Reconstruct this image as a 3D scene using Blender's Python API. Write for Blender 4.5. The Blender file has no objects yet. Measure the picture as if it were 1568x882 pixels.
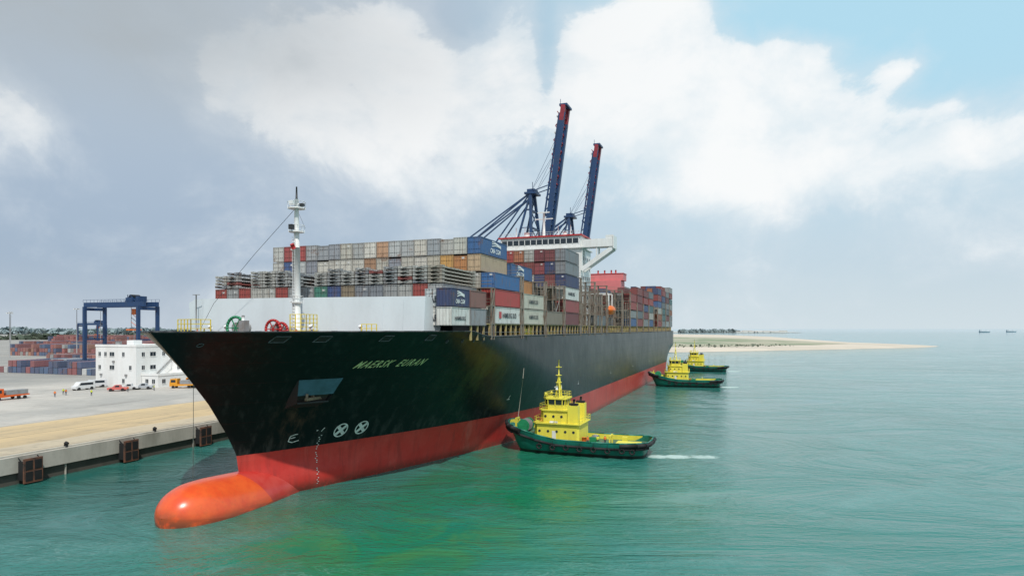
import bpy, math, random
from mathutils import Vector, Matrix
random.seed(7)
R=random.random
sc=bpy.context.scene
sc.view_settings.view_transform='Standard'; sc.view_settings.look='None'; sc.view_settings.exposure=0
TH=math.radians(20.5); TX,TY=-39.6,70.2
CS,SN=math.cos(TH),math.sin(TH)
def W(t,s,z=0): return Vector((TX+SN*s+CS*t, TY+CS*s-SN*t, z))

# ---------------------------------------------------------------- node helpers
class NT:
    def __init__(s,tree): s.t=tree; s.n=tree.nodes; s.l=tree.links
    def new(s,ty,**kw):
        nd=s.n.new(ty)
        for k,v in kw.items(): setattr(nd,k,v)
        return nd
    def link(s,a,b): s.l.new(a,b)
    def put(s,sock,v):
        if v is None: return
        if isinstance(v,bpy.types.NodeSocket): s.l.new(v,sock)
        else:
            if isinstance(v,(tuple,list)) and len(v)==3 and len(sock.default_value)==4: v=tuple(v)+(1,)
            sock.default_value=v
    def M(s,op,a,b=None,c=None,clamp=False):
        nd=s.n.new('ShaderNodeMath'); nd.operation=op; nd.use_clamp=clamp
        s.put(nd.inputs[0],a); s.put(nd.inputs[1],b); s.put(nd.inputs[2],c)
        return nd.outputs[0]
    def sst(s,v,a,b):
        nd=s.n.new('ShaderNodeMapRange'); nd.interpolation_type='SMOOTHSTEP'
        s.put(nd.inputs['Value'],v); nd.inputs['From Min'].default_value=a; nd.inputs['From Max'].default_value=b
        return nd.outputs[0]
    def mix(s,f,a,b,bt='MIX'):
        nd=s.n.new('ShaderNodeMix'); nd.data_type='RGBA'; nd.blend_type=bt
        s.put(nd.inputs[0],f); s.put(nd.inputs[6],a); s.put(nd.inputs[7],b)
        return nd.outputs[2]
    def noise(s,vec,scale,detail=4,rough=.55,dist=0,sc3=None):
        if sc3:
            mp=s.n.new('ShaderNodeMapping'); s.l.new(vec,mp.inputs[0]); mp.inputs['Scale'].default_value=sc3; vec=mp.outputs[0]
        nd=s.n.new('ShaderNodeTexNoise'); s.l.new(vec,nd.inputs['Vector'])
        nd.inputs['Scale'].default_value=scale; nd.inputs['Detail'].default_value=detail
        nd.inputs['Roughness'].default_value=rough; nd.inputs['Distortion'].default_value=dist
        return nd.outputs[0]
    def xyz(s,v):
        nd=s.n.new('ShaderNodeSeparateXYZ'); s.l.new(v,nd.inputs[0]); return nd.outputs
    def gauss(s,x,y,cx,cy,rx,ry):
        a=s.M('MULTIPLY',s.M('SUBTRACT',x,cx),1/rx); b=s.M('MULTIPLY',s.M('SUBTRACT',y,cy),1/ry)
        d=s.M('ADD',s.M('MULTIPLY',a,a),s.M('MULTIPLY',b,b))
        return s.M('EXPONENT',s.M('MULTIPLY',d,-1.0))
def newmat(name):
    m=bpy.data.materials.new(name); m.use_nodes=True
    nt=NT(m.node_tree); b=m.node_tree.nodes['Principled BSDF']
    return m,nt,b
def bump(nt,b,h,strength=.3,dist=.05):
    bp=nt.new('ShaderNodeBump'); bp.inputs['Strength'].default_value=strength; bp.inputs['Distance'].default_value=dist
    nt.link(h,bp.inputs['Height']); nt.link(bp.outputs[0],b.inputs['Normal'])
MC={}
def mat(name,col,rough=.5,metal=0,var=.25,scale=.8,dirt=None,streak=False):
    if name in MC: return MC[name]
    m,nt,b=newmat(name)
    oc=nt.new('ShaderNodeTexCoord').outputs['Object']
    n=nt.noise(oc,scale,5,.6,0,(1,1,.25) if streak else None)
    n2=nt.noise(oc,scale*7,3,.6)
    f=nt.sst(n,.35,.75)
    dk=dirt if dirt else tuple(c*(1-var*1.6) for c in col)
    c=nt.mix(nt.M('MULTIPLY',f,min(1,var*2.2)),col,dk)
    c=nt.mix(nt.M('MULTIPLY',nt.sst(n2,.45,.8),var*.6),c,tuple(x*.55 for x in col))
    nt.link(c,b.inputs['Base Color'])
    b.inputs['Roughness'].default_value=rough; b.inputs['Metallic'].default_value=metal
    bump(nt,b,n2,.12,.02)
    MC[name]=m; return m

# ---------------------------------------------------------------- mesh builder
class MB:
    def __init__(s): s.v=[];s.f=[];s.m=[];s.c=[];s.sm=[]
    def face(s,idx,m=0,c=None,sm=False): s.f.append(idx); s.m.append(m); s.c.append(c or (1,1,1)); s.sm.append(sm)
    def quad(s,pts,m=0,c=None):
        n=len(s.v); s.v+= [tuple(p) for p in pts]; s.face(tuple(range(n,n+len(pts))),m,c)
    def box(s,x0,x1,y0,y1,z0,z1,m=0,c=None):
        n=len(s.v)
        s.v+=[(x0,y0,z0),(x1,y0,z0),(x1,y1,z0),(x0,y1,z0),(x0,y0,z1),(x1,y0,z1),(x1,y1,z1),(x0,y1,z1)]
        for q in ((0,3,2,1),(4,5,6,7),(0,1,5,4),(1,2,6,5),(2,3,7,6),(3,0,4,7)): s.face(tuple(n+i for i in q),m,c)
    def beam(s,p,q,w,h=None,m=0,c=None):
        h=h or w; p=Vector(p);q=Vector(q);d=(q-p).normalized()
        up=Vector((0,0,1)) if abs(d.z)<.95 else Vector((0,1,0))
        a=d.cross(up).normalized(); b=a.cross(d).normalized(); n=len(s.v)
        for e in (p,q):
            for i,j in ((-1,-1),(1,-1),(1,1),(-1,1)): s.v.append(tuple(e+a*w*.5*i+b*h*.5*j))
        for k in ((0,1,2,3),(7,6,5,4),(0,4,5,1),(1,5,6,2),(2,6,7,3),(3,7,4,0)): s.face(tuple(n+i for i in k),m,c)
    def cyl(s,p,q,r,r2=None,n=10,m=0,c=None,caps=True):
        r2=r if r2 is None else r2; p=Vector(p);q=Vector(q);d=(q-p).normalized()
        up=Vector((0,0,1)) if abs(d.z)<.95 else Vector((0,1,0))
        a=d.cross(up).normalized(); b=a.cross(d).normalized(); k=len(s.v)
        for e,rr in ((p,r),(q,r2)):
            for i in range(n):
                an=2*math.pi*i/n; s.v.append(tuple(e+a*rr*math.cos(an)+b*rr*math.sin(an)))
        for i in range(n):
            j=(i+1)%n; s.face((k+i,k+j,k+n+j,k+n+i),m,c,True)
        if caps: s.face(tuple(k+i for i in range(n)),m,c); s.face(tuple(k+n+i for i in reversed(range(n))),m,c)
    def tube(s,pts,r,n=6,m=0,c=None):
        for a,b in zip(pts[:-1],pts[1:]): s.cyl(a,b,r,r,n,m,c)
    def ring(s,ctr,ax,r,rt,n=20,m=0):
        ctr=Vector(ctr); ax=Vector(ax).normalized(); up=Vector((0,0,1)) if abs(ax.z)<.9 else Vector((1,0,0))
        a=ax.cross(up).normalized(); b=ax.cross(a)
        pts=[ctr+a*r*math.cos(2*math.pi*i/n)+b*r*math.sin(2*math.pi*i/n) for i in range(n+1)]
        s.tube(pts,rt,6,m)
    def grid(s,P,m=0,sm=True,flip=False,fm=None):
        n=len(s.v); nr=len(P); nc=len(P[0])
        for r in P: s.v+=[tuple(p) for p in r]
        for i in range(nr-1):
            for j in range(nc-1):
                q=(n+i*nc+j,n+i*nc+j+1,n+(i+1)*nc+j+1,n+(i+1)*nc+j)
                if flip: q=q[::-1]
                s.face(q,fm(i,j) if fm else m,None,sm)
    def build(s,name,mats,parent=None,loc=(0,0,0),rot=0,bevel=0):
        me=bpy.data.meshes.new(name); me.from_pydata(s.v,[],s.f)
        me.polygons.foreach_set('material_index',s.m); me.polygons.foreach_set('use_smooth',s.sm)
        for m in mats: me.materials.append(m)
        ca=me.color_attributes.new('Col','FLOAT_COLOR','CORNER')
        buf=[]
        for p,c in zip(me.polygons,s.c): buf+= [c[0],c[1],c[2],1.0]*p.loop_total
        ca.data.foreach_set('color',buf)
        me.update(); o=bpy.data.objects.new(name,me); sc.collection.objects.link(o)
        o.location=loc; o.rotation_euler=(0,0,rot)
        if parent: o.parent=parent
        if bevel:
            bv=o.modifiers.new('bev','BEVEL'); bv.width=bevel; bv.segments=2; bv.limit_method='ANGLE'
        return o
def empty(name,loc=(0,0,0),rot=0):
    o=bpy.data.objects.new(name,None); sc.collection.objects.link(o); o.location=loc; o.rotation_euler=(0,0,rot); o.empty_display_size=.1; return o

# ---------------------------------------------------------------- materials
def hull_mat():
    m,nt,b=newmat('hull_paint')
    oc=nt.new('ShaderNodeTexCoord').outputs['Object']; x,y,z=nt.xyz(oc)
    n=nt.noise(oc,.12,6,.6); ns=nt.noise(oc,.9,5,.65,0,(1,1,.12)); nf=nt.noise(oc,2.5,4,.6); nl=nt.noise(oc,.25,6,.7,0,(1,1,.3))
    blk=nt.mix(nt.sst(y,30,110),(.0055,.006,.0072),(.012,.020,.021))
    blk=nt.mix(nt.M('MULTIPLY',nt.sst(ns,.5,.78),.6),blk,(.036,.037,.036))
    blk=nt.mix(nt.M('MULTIPLY',nt.sst(nl,.55,.72),.45),blk,(.028,.030,.031))
    blk=nt.mix(nt.M('MULTIPLY',nt.M('MULTIPLY',nt.gauss(y,z,18,10.5,2.2,3.2),nt.sst(ns,.4,.65)),.6),blk,(.10,.05,.03))
    # salt and scuffing from tugs, just above the boot top
    scf=nt.M('MULTIPLY',nt.M('MULTIPLY',nt.sst(z,5.9,6.1),nt.M('SUBTRACT',1.0,nt.sst(z,6.2,10.5))),nt.sst(ns,.45,.7))
    blk=nt.mix(nt.M('MULTIPLY',scf,.5),blk,(.055,.052,.048))
    # yellow-green reflection of the tug amidships, painted into the plating colour
    refl_=nt.M('MULTIPLY',nt.gauss(y,z,47,15.0,7.0,4.5),nt.sst(nl,.42,.60))
    blk=nt.mix(nt.M('MULTIPLY',refl_,.6),blk,(.060,.072,.022))
    red=nt.mix(nt.sst(n,.3,.7),(.50,.032,.025),(.56,.07,.055))
    red=nt.mix(nt.M('MULTIPLY',nt.sst(ns,.45,.75),.6),red,(.27,.035,.03))
    red=nt.mix(nt.M('MULTIPLY',nt.sst(nl,.56,.7),.35),red,(.60,.17,.13))
    grime=nt.M('MULTIPLY',nt.M('SUBTRACT',1.0,nt.sst(z,.1,1.6)),.75)
    red=nt.mix(nt.M('MULTIPLY',grime,nt.sst(nf,.2,.55)),red,(.12,.045,.03))
    zz=nt.M('ADD',z,nt.M('MULTIPLY',nt.M('SUBTRACT',nf,.5),.12))
    c=nt.mix(nt.sst(zz,5.97,6.03),red,blk)
    nt.link(c,b.inputs['Base Color'])
    r=nt.M('ADD',.22,nt.M('MULTIPLY',n,.26)); nt.link(r,b.inputs['Roughness'])
    nt.link(nt.M('ADD',.2,nt.M('MULTIPLY',nt.sst(y,25,80),.25)),b.inputs['Specular IOR Level'])
    pl=nt.noise(oc,.35,2,.5)
    jz=nt.M('ABSOLUTE',nt.M('SUBTRACT',nt.M('FRACT',nt.M('MULTIPLY',z,1/2.6)),.5)); jy=nt.M('ABSOLUTE',nt.M('SUBTRACT',nt.M('FRACT',nt.M('MULTIPLY',y,1/9)),.5))
    seam=nt.M('ADD',nt.sst(jz,.485,.5),nt.sst(jy,.494,.5))
    bump(nt,b,nt.M('ADD',nt.M('ADD',pl,nt.M('MULTIPLY',ns,.12)),nt.M('MULTIPLY',seam,.18)),.30,.25)
    return m
def bulb_mat():
    m,nt,b=newmat('bulb_paint')
    oc=nt.new('ShaderNodeTexCoord').outputs['Object']; x,y,z=nt.xyz(oc)
    n=nt.noise(oc,.5,5,.6); nf=nt.noise(oc,2.2,5,.65); ns=nt.noise(oc,.8,5,.6,0,(1,.2,1))
    org=nt.mix(nt.sst(n,.3,.7),(.78,.12,.028),(.70,.075,.022))
    org=nt.mix(nt.M('MULTIPLY',nt.sst(nf,.5,.75),.35),org,(.45,.09,.03))
    red=nt.mix(nt.sst(n,.3,.7),(.50,.032,.025),(.56,.07,.055))
    yb=nt.M('ADD',y,nt.M('MULTIPLY',z,.62))
    c=nt.mix(nt.sst(yb,14.3,14.5),org,red)
    nose=nt.M('MULTIPLY',nt.M('SUBTRACT',1.0,nt.sst(nt.M('ADD',y,nt.M('MULTIPLY',z,1.2)),2.6,4.6)),nt.sst(ns,.3,.5))
    c=nt.mix(nt.M('MULTIPLY',nose,.6),c,(.25,.08,.03))
    low=nt.M('MULTIPLY',nt.M('SUBTRACT',1.0,nt.sst(z,.0,1.2)),nt.sst(ns,.35,.55))
    c=nt.mix(nt.M('MULTIPLY',low,.8),c,(.16,.05,.03))
    nt.link(c,b.inputs['Base Color']); b.inputs['Roughness'].default_value=.28
    bump(nt,b,nf,.08,.05)
    return m
def container_mat(name='container_paint',haze=0):
    m,nt,b=newmat(name)
    oc=nt.new('ShaderNodeTexCoord').outputs['Object']; x,y,z=nt.xyz(oc)
    at=nt.new('ShaderNodeAttribute'); at.attribute_name='Col'
    n=nt.noise(oc,.45,6,.7); ns=nt.noise(oc,1.4,5,.7,0,(1,1,.22)); nr=nt.noise(oc,.33,5,.75,.5)
    c=nt.mix(.12,at.outputs['Color'],(.30,.29,.27))
    c=nt.mix(nt.M('MULTIPLY',nt.sst(ns,.5,.72),.5),c,(.19,.12,.08))
    c=nt.mix(nt.M('MULTIPLY',nt.sst(nr,.57,.67),.6),c,(.18,.075,.035))
    c=nt.mix(nt.M('MULTIPLY',nt.sst(n,.5,.8),.4),c,(.07,.06,.055))
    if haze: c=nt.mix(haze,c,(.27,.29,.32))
    sn=nt.M('SINE',nt.M('MULTIPLY',nt.M('ADD',x,y),2*math.pi/.5))
    c=nt.mix(nt.M('MULTIPLY',nt.sst(sn,.2,1),.2),c,(.03,.03,.03))
    nt.link(c,b.inputs['Base Color']); b.inputs['Roughness'].default_value=.6
    bump(nt,b,sn,.5,.04)
    return m
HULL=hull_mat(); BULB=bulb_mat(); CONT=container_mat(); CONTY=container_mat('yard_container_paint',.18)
WHITE=mat('white_paint',(.76,.77,.76),.4,0,.16,.5,(.5,.46,.38),True)
PALE=mat('breakwater_paint',(.60,.66,.69),.45,0,.14,.3,(.42,.45,.46),True)
DARK=mat('dark_steel',(.03,.032,.035),.5)
BLACK=mat('black_rubber',(.015,.015,.016),.75,0,.3,2)
GLASS=mat('window_glass',(.02,.03,.04),.08,0,.1)
GREY=mat('grey_steel',(.28,.29,.30),.5,0,.3,.8,(.16,.12,.09))
RUSTG=mat('lashing_steel',(.23,.205,.17),.6,0,.4,.7,(.15,.08,.05))
DECKC=mat('deck_paint',(.16,.045,.03),.6,0,.4,.5,(.10,.07,.05))
YEL=mat('yellow_paint',(.75,.60,.05),.45,0,.2,.8)
YELR=mat('safety_yellow_rail',(.45,.34,.14),.6,0,.4,1,(.22,.16,.10))
GRN=mat('winch_green',(.02,.25,.11),.4)
REDP=mat('red_paint',(.50,.03,.03),.4)
PINK=mat('funnel_red',(.66,.19,.19),.5,0,.2,.3)
ORNG=mat('orange_paint',(.75,.16,.02),.4)
NAMEY=mat('name_yellow',(.66,.64,.32),.5)
MWH=mat('mark_white',(.7,.7,.66),.5,0,.3,2)
BLUE=mat('crane_blue',(.014,.050,.14),.45,0,.25,.3,(.03,.05,.09))
ROPE=mat('rope',(.35,.33,.28),.8)
DKG=mat('chock_grey',(.10,.11,.115),.6)

# ---------------------------------------------------------------- container ship
ship=empty('container_ship',(TX,TY,0),-TH)
ST=[(-4,14.5),(0,13.5),(4,12.8),(6.2,12.4),(9,10.8),(13,8.0),(17.4,4.2),(21.8,0),(25,-3)]
def s0(z):
    for (a,b),(c,d) in zip(ST[:-1],ST[1:]):
        if z<=c: return b+(d-b)*(z-a)/(c-a)
    return 0
def hb(s,z):
    sp=s-s0(z)
    if sp<=0: return 0
    w=max(0,min(1,z/21.8))**1.5
    Le=97-55*w; p=1.8+.4*w; q=1-.2*w; x=min(sp/Le,1)
    b=22.5*(1-(1-x)**p)**q
    b+=1.9*math.exp(-((z-1.2)/2.6)**2)*min(sp/3,1)*math.exp(-sp/16)
    if s>262: b*=1-.35*((s-262)/38)**2*max(0,1-z/14)
    return b
def ztop(s):
    k=max(0,min(1,(s-36)/7)); k=k*k*(3-2*k); return 21.85-.95*k
hm=MB()
NS,NZ=150,44
for side in (1,-1):
    P=[]
    for i in range(NS+1):
        u=(i/NS)**1.9; row=[]
        for j in range(NZ+1):
            zt=ztop(300*u); z=-4+(zt+4)*j/NZ; a=s0(z); s=a+(300-a)*u
            row.append((side*hb(s,z),s,z))
        P.append(row)
    hm.grid(P,0,True,flip=(side<0))
    for j in range(NZ):
        a=P[-1][j];b=P[-1][j+1]
        hm.quad([(0,300,a[2]),a,b,(0,300,b[2])])
hull=hm.build('hull',[HULL],ship)
dk=MB()
for a,b in zip(range(1,60),range(2,61)):
    s1,s2=a*5-3.5,b*5-3.5
    dk.quad([(-hb(s1,20.5)+.05,s1,20.5),(hb(s1,20.5)-.05,s1,20.5),(hb(s2,20.5)-.05,s2,20.5),(-hb(s2,20.5)+.05,s2,20.5)])
for side in (1,-1):
    pts=[(side*hb(s,ztop(s)-.01),s,ztop(s)+.05) for s in [.05,.6,1.2,2,3,4.5,6,8,10,13,16,19,22,25,28,31,34,37,40,44,50,60,90,150,220,300]]
    dk.tube(pts,.12,6,1)
dk.build('deck',[DECKC,DARK],ship)
bm=MB(); P=[]
def bulb(s):
    if s<8.2: a=4.3*math.sqrt(max(0,1-((8.2-s)/6.9)**2))
    else: a=4.3-.10*max(0,s-14)
    top=[(1.3,1.1),(1.6,2.05),(2.2,2.9),(3.2,3.6),(5,4.15),(8,4.2),(12,3.95),(16,3.75),(22,3.4),(34,2.2)]
    tz=2.2
    for (p,q),(r,t) in zip(top[:-1],top[1:]):
        if s<=r: tz=q+(t-q)*(s-p)/(r-p); break
    k=min(1,max(0,(s-1.3)/8)); zc=1.1-1.3*k
    return a,tz-zc,zc,zc+4.5*min(1,(a/4.3))
ss=[1.3,1.33,1.4,1.5,1.65,1.85,2.1,2.5,3,3.6,4.3,5.2,6.2,7.3,8.5,10,12,14,17,20,24,28,33]
for s in ss:
    a,hz,zc,hl=bulb(s); row=[]
    for k in range(41):
        an=2*math.pi*k/40; c,sn_=math.cos(an),math.sin(an)
        row.append((a*c, s, zc+(hz if sn_>=0 else hl)*sn_))
    P.append(row)
bm.grid(P,0,True)
ob=bm.build('bulbous_bow',[BULB],ship)
sb=ob.modifiers.new('s','SUBSURF'); sb.levels=1; sb.render_levels=1

def textmesh(txt,size,shear=0,sp=1.0,bold=0):
    cu=bpy.data.curves.new('t','FONT'); cu.body=txt; cu.size=size; cu.shear=shear; cu.space_character=sp; cu.offset=bold
    cu.resolution_u=2
    o=bpy.data.objects.new('t',cu); sc.collection.objects.link(o)
    dg=bpy.context.evaluated_depsgraph_get(); me=bpy.data.meshes.new_from_object(o.evaluated_get(dg))
    V=[tuple(v.co) for v in me.vertices]; F=[tuple(p.vertices) for p in me.polygons]
    bpy.data.objects.remove(o); return V,F
tm=MB()
V,F=textmesh('MAERSK  EURAN',1.35,.4,1.25,.025)
mx=max(v[0] for v in V); k=10.6/mx
n=len(tm.v); tm.v+=[(hb(20.4+v[0]*k,17.0+v[1])+.05,20.4+v[0]*k,17.0+v[1]) for v in V]
for f in F: tm.face(tuple(n+i for i in f),0)
def hstrip(pts,w,m):
    for (a,b),(c,d) in zip(pts[:-1],pts[1:]):
        dx,dz=c-a,d-b; L=math.hypot(dx,dz) or 1; nx,nz=-dz/L*w/2,dx/L*w/2
        tm.quad([(hb(p,q)+.06,p,q) for p,q in ((a-nx,b-nz),(c-nx,d-nz),(c+nx,d+nz),(a+nx,b+nz))],m)
for cs_,cz in ((25.2,7.8),(28.4,7.8)):
    hstrip([(cs_+.92*math.cos(i*math.pi/12),cz+.92*math.sin(i*math.pi/12)) for i in range(25)],.17,1)
    for an in (.78,2.35):
        hstrip([(cs_-.8*math.cos(an),cz-.8*math.sin(an)),(cs_+.8*math.cos(an),cz+.8*math.sin(an))],.42,1)
hstrip([(18.9,8.0),(18.3,7.8),(18.25,7.1),(18.8,6.9),(19.6,7.1)],.12,1); hstrip([(18.9,8.0),(19.2,8.0)],.1,1); hstrip([(18.4,7.5),(19,7.6)],.11,1)
for i in range(26):
    z=.6+i*.27; dx=.12*math.sin(i*2.3)
    if i in (4,9,10,17): continue
    tm.quad([(hb(p,q)+.06,p,q) for p,q in ((22.4+dx,z),(22.4+dx+.17,z),(22.4+dx+.17,z+.11),(22.4+dx,z+.11))],1)
hstrip([(22.3,8.0),(22.6,8.5)],.1,1); hstrip([(21.6,8.2),(21.8,8.2)],.12,1)
for s in range(60,290,38):
    hstrip([(s,9),(s+1.0,9)],.15,1); hstrip([(s+.5,9),(s+.5,9.8)],.15,1)
tm.build('name_and_marks',[NAMEY,MWH],ship)

# anchor pocket and anchor
am=MB()
zt_,zb_=15.7,11.6
tf=hb(15.2,zt_)+.1; ta=hb(20.4,zt_)+.1
tfb=hb(16.0,zb_)+1.9; tab=hb(19.8,zb_)+1.9
A=(tf,15.2,zt_);B=(ta,20.4,zt_);C=(tab+.2,19.8,zb_+1.0);D=(tfb+.2,16.0,zb_+1.0)
A0=(hb(15.2,zt_)-.4,15.2,zt_);B0=(hb(20.4,zt_)-.4,20.4,zt_);C0=(hb(19.8,zb_)-.4,19.8,zb_);D0=(hb(16,zb_)-.4,16,zb_)
def lerp(p,q,k): return tuple(a+(b-a)*k for a,b in zip(p,q))
def off(p,d=.12): return (p[0]+d,p[1]-.02,p[2])
Am=lerp(A,D,.68); Bm=lerp(B,C,.68)
am.quad([A,B,Bm,Am],0)
def inn(p,d=-.6): return (p[0]+d,p[1],p[2])
am.quad([inn(Am),inn(Bm),inn(C),inn(D)],3); am.quad([Am,Bm,inn(Bm),inn(Am)],1); am.quad([D,C,C0,D0],1); am.quad([A,D,D0,A0],1); am.quad([C,B,B0,C0],1); am.quad([B,A,A0,B0],1)
am.beam(off(D,.0),off(C,.0),.2,.2,1)
mD=lerp(D,C,.5)
am.beam(off((mD[0],mD[1]-1.5,mD[2]+.5),.1),off((mD[0],mD[1]+1.5,mD[2]+.5),.1),.45,.35,2)
am.beam(off((mD[0],mD[1],mD[2]+.4),.1),off((mD[0]-.2,mD[1],mD[2]+1.3),.0),.35,.35,2)
am.beam(off((mD[0],mD[1]-1.4,mD[2]+.5),.15),off((mD[0],mD[1]-1.15,mD[2]+1.15),.0),.3,.28,2)
am.beam(off((mD[0],mD[1]+1.4,mD[2]+.5),.15),off((mD[0],mD[1]+1.15,mD[2]+1.15),.0),.3,.28,2)
am.build('anchor',[mat('pocket_steel',(.075,.14,.20),.3,.1,.3,.6,(.04,.07,.09)),mat('pocket_dark',(.012,.013,.014),.5),mat('anchor_rust',(.24,.17,.11),.7,0,.4,1),mat('pocket_inner',(.04,.03,.025),.7)],ship)
fm=MB()
for s in (9,13,20.5,27.5):
    fm.quad([(hb(s-.6,20.7)+.05,s-.6,20.7),(hb(s+.6,20.7)+.05,s+.6,20.7),(hb(s+.6,21.3)+.05,s+.6,21.3),(hb(s-.6,21.3)+.05,s-.6,21.3)],0)
    fm.tube([(hb(p,q)+.05,p,q) for p,q in ((s-.65,20.65),(s+.65,20.65),(s+.65,21.35),(s-.65,21.35),(s-.65,20.65))],.06,6,1)
for s in (3.5,31.5,35,38,41):
    q=20.4; fm.tube([(hb(s+.2*math.cos(i),q+.2*math.sin(i))+.05,s+.2*math.cos(i),q+.2*math.sin(i)) for i in [k*math.pi/4 for k in range(9)]],.045,5,1)
fm.build('fairleads',[BLACK,DKG],ship)

bw=MB()
bp=[(-20.3,25),(-18,24.6),(0,26.6),(18.3,29.0)]
P0=[]
for (t,s) in bp: P0.append([(t,s-.6,20.5),(t,s,26.9)])
for a,b in zip(P0[:-1],P0[1:]):
    bw.quad([a[0],b[0],b[1],a[1]],0); bw.quad([(p[0],p[1]+.35,p[2]) for p in (b[0],a[0],a[1],b[1])],0)
    bw.quad([a[1],b[1],(b[1][0],b[1][1]+.35,b[1][2]),(a[1][0],a[1][1]+.35,a[1][2])],0)
a=P0[-1]
bw.quad([a[0],(a[0][0]+.9,a[0][1]+3.4,20.5),(a[1][0]+.9,a[1][1]+3.0,26.7),a[1]],0)
a=P0[0]
bw.quad([a[0],a[1],(a[1][0]-1.2,a[1][1]-.1,26.3),(a[0][0]-1.2,a[0][1]+2,20.5)],0)
for i in range(1,12):
    t=-19+i*3.1; s=24.7+(t+18)/36.3*4.2
    bw.beam((t,s-.61,20.6),(t,s-.02,26.8),.04,.03,0)
bw.build('breakwater',[PALE],ship)

# foremast and forecastle gear
ms=MB()
ms.cyl((0,24,20.5),(0,24,34),.62,.5,12,0); ms.cyl((0,24,34),(0,24,41),.42,.28,10,0)
ms.cyl((0,24,41),(0,24,42.8),.16,.1,8,1)
for z,w in ((36.2,1.1),(39.6,1.25),(26,.9)):
    ms.cyl((0,24,z),(0,24,z+.18),w,w,12,0); ms.ring((0,24,z+1),(0,0,1),w,.035,12,0)
    for i in range(8):
        an=i*math.pi/4; ms.cyl((w*math.cos(an),24+w*math.sin(an),z),(w*math.cos(an),24+w*math.sin(an),z+1),.03,None,4,0)
ms.box(-.3,.3,22.6,23.2,36.5,37.2,1); ms.box(-.35,.35,22.7,23.2,40.1,40.6,0); ms.box(.7,1.3,23.7,24.2,39.9,40.3,1)
ms.beam((-1.3,24,40.3),(1.3,24,40.3),.15,.15,0); ms.cyl((0,23.4,33.8),(0,23.0,34.4),.3,.3,8,2)
for i in range(30): ms.beam((-.2,23.35,22+i*.45),(.2,23.35,22+i*.45),.04,.04,1)
ms.beam((-.22,23.35,21),(-.22,23.35,35.5),.05,.05,0); ms.beam((.22,23.35,21),(.22,23.35,35.5),.05,.05,0)
ms.tube([(-.2,23.8,39.5),(-6.2,22.5,33.2),(-13.5,22,26.0),(-16,22,22.3)],.035,4,1)
ms.tube([(-.2,24.4,39.5),(-4,31,38)],.02,4,1)
ms.build('foremast',[WHITE,DARK,REDP],ship)
g=MB()
def winch(t,s,r,m):
    g.ring((t,s,20.9+r),(0,1,0),r,.2,22,m)
    for k in range(3):
        an=k*math.pi/3; g.beam((t-r*math.cos(an),s,20.9+r-r*math.sin(an)),(t+r*math.cos(an),s,20.9+r+r*math.sin(an)),.12,.12,m)
    g.cyl((t,s,20.9+r),(t,s+2.2,20.9+r),r*.5,None,12,3)
    g.box(t-r*.7,t+r*.7,s-.2,s+2.4,20.5,21.6,m)
winch(-5.0,17.5,1.5,0); winch(-2.3,21.8,1.3,1); winch(-1.3,22.3,1.1,1)
g.box(-3.8,-2.9,16.8,17.8,20.5,23.4,3); g.cyl((-3.4,17.2,23.4),(-3.4,17.2,24.1),.2,None,8,4)
def rails(t0,s0_,t1,s1,z,n,m=2):
    for k in (.0,.55,1.1,1.7,2.3): g.beam((t0,s0_,z+k),(t1,s1,z+k),.09,.09,m)
    for i in range(n+1):
        f=i/n; g.beam((t0+(t1-t0)*f,s0_+(s1-s0_)*f,20.5),(t0+(t1-t0)*f,s0_+(s1-s0_)*f,z+2.3),.1,.1,m)
rails(.5,22,2.8,22.6,22.0,3); rails(2.8,22.6,2.8,25,22.0,3); rails(-10.0,12.5,-7.4,12.2,21.2,4); rails(-7.4,12.2,-6.5,14.6,21.2,2)
rails(11,24,12.8,25,20.6,3)
for t,s in ((-8,19),(6,19),(8,22),(3,13),(-3,9),(1,6),(-12,21),(14,26)):
    g.cyl((t,s,20.5),(t,s,21.9),.28,.24,10,3); g.cyl((t,s+.9,20.5),(t,s+.9,21.9),.28,.24,10,3); g.cyl((t,s,21.9),(t,s,22.0),.4,None,10,4)
for t,s in ((-9,20),(5,21),(-15,23),(10,25.5)):
    g.cyl((t,s,20.5),(t,s,22.3),.14,None,8,4); g.cyl((t,s,22.3),(t,s-.3,22.7),.26,.3,8,4)
g.cyl((-18.5,23.5,20.5),(-18.5,23.5,27.5),.09,None,6,3); g.beam((-19.2,23.5,27.5),(-17.8,23.5,27.5),.1,.1,3)
g.build('forecastle_gear',[GRN,REDP,YEL,GREY,WHITE],ship)

h=MB()
h.box(-19.2,19.2,36,136,20.5,22.85,0); h.box(-19.2,19.2,153,288,20.5,22.85,0)
h.box(-17,17,29.9,36,20.5,22.85,0)
s=36.0
while s<292:
    for sd in (1,-1):
        h.box(sd*22.2-.14,sd*22.2+.14,s-.14,s+.14,20.5,22.95,1)
        h.beam((sd*22.2,s,22.9),(sd*19.3,s,22.9),.18,.18,1)
    s+=2.43
for z in (21.3,21.9):
    h.beam((22.35,40,z-.2),(22.35,298,z-.2),.05,.05,3)
for sd in (1,-1): h.box(sd*20.8-1.55,sd*20.8+1.55,36,292,22.95,23.08,1)
for i in range(60):
    s=42+R()*245; h.box(19.3+R()*1.2,20.6+R(),s,s+.5+R()*1.5,20.5,21.4+R()*1.2,random.choice([2,3,1,3]))
h.build('hatch_coamings',[DARK,YELR,YEL,GREY],ship)

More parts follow.
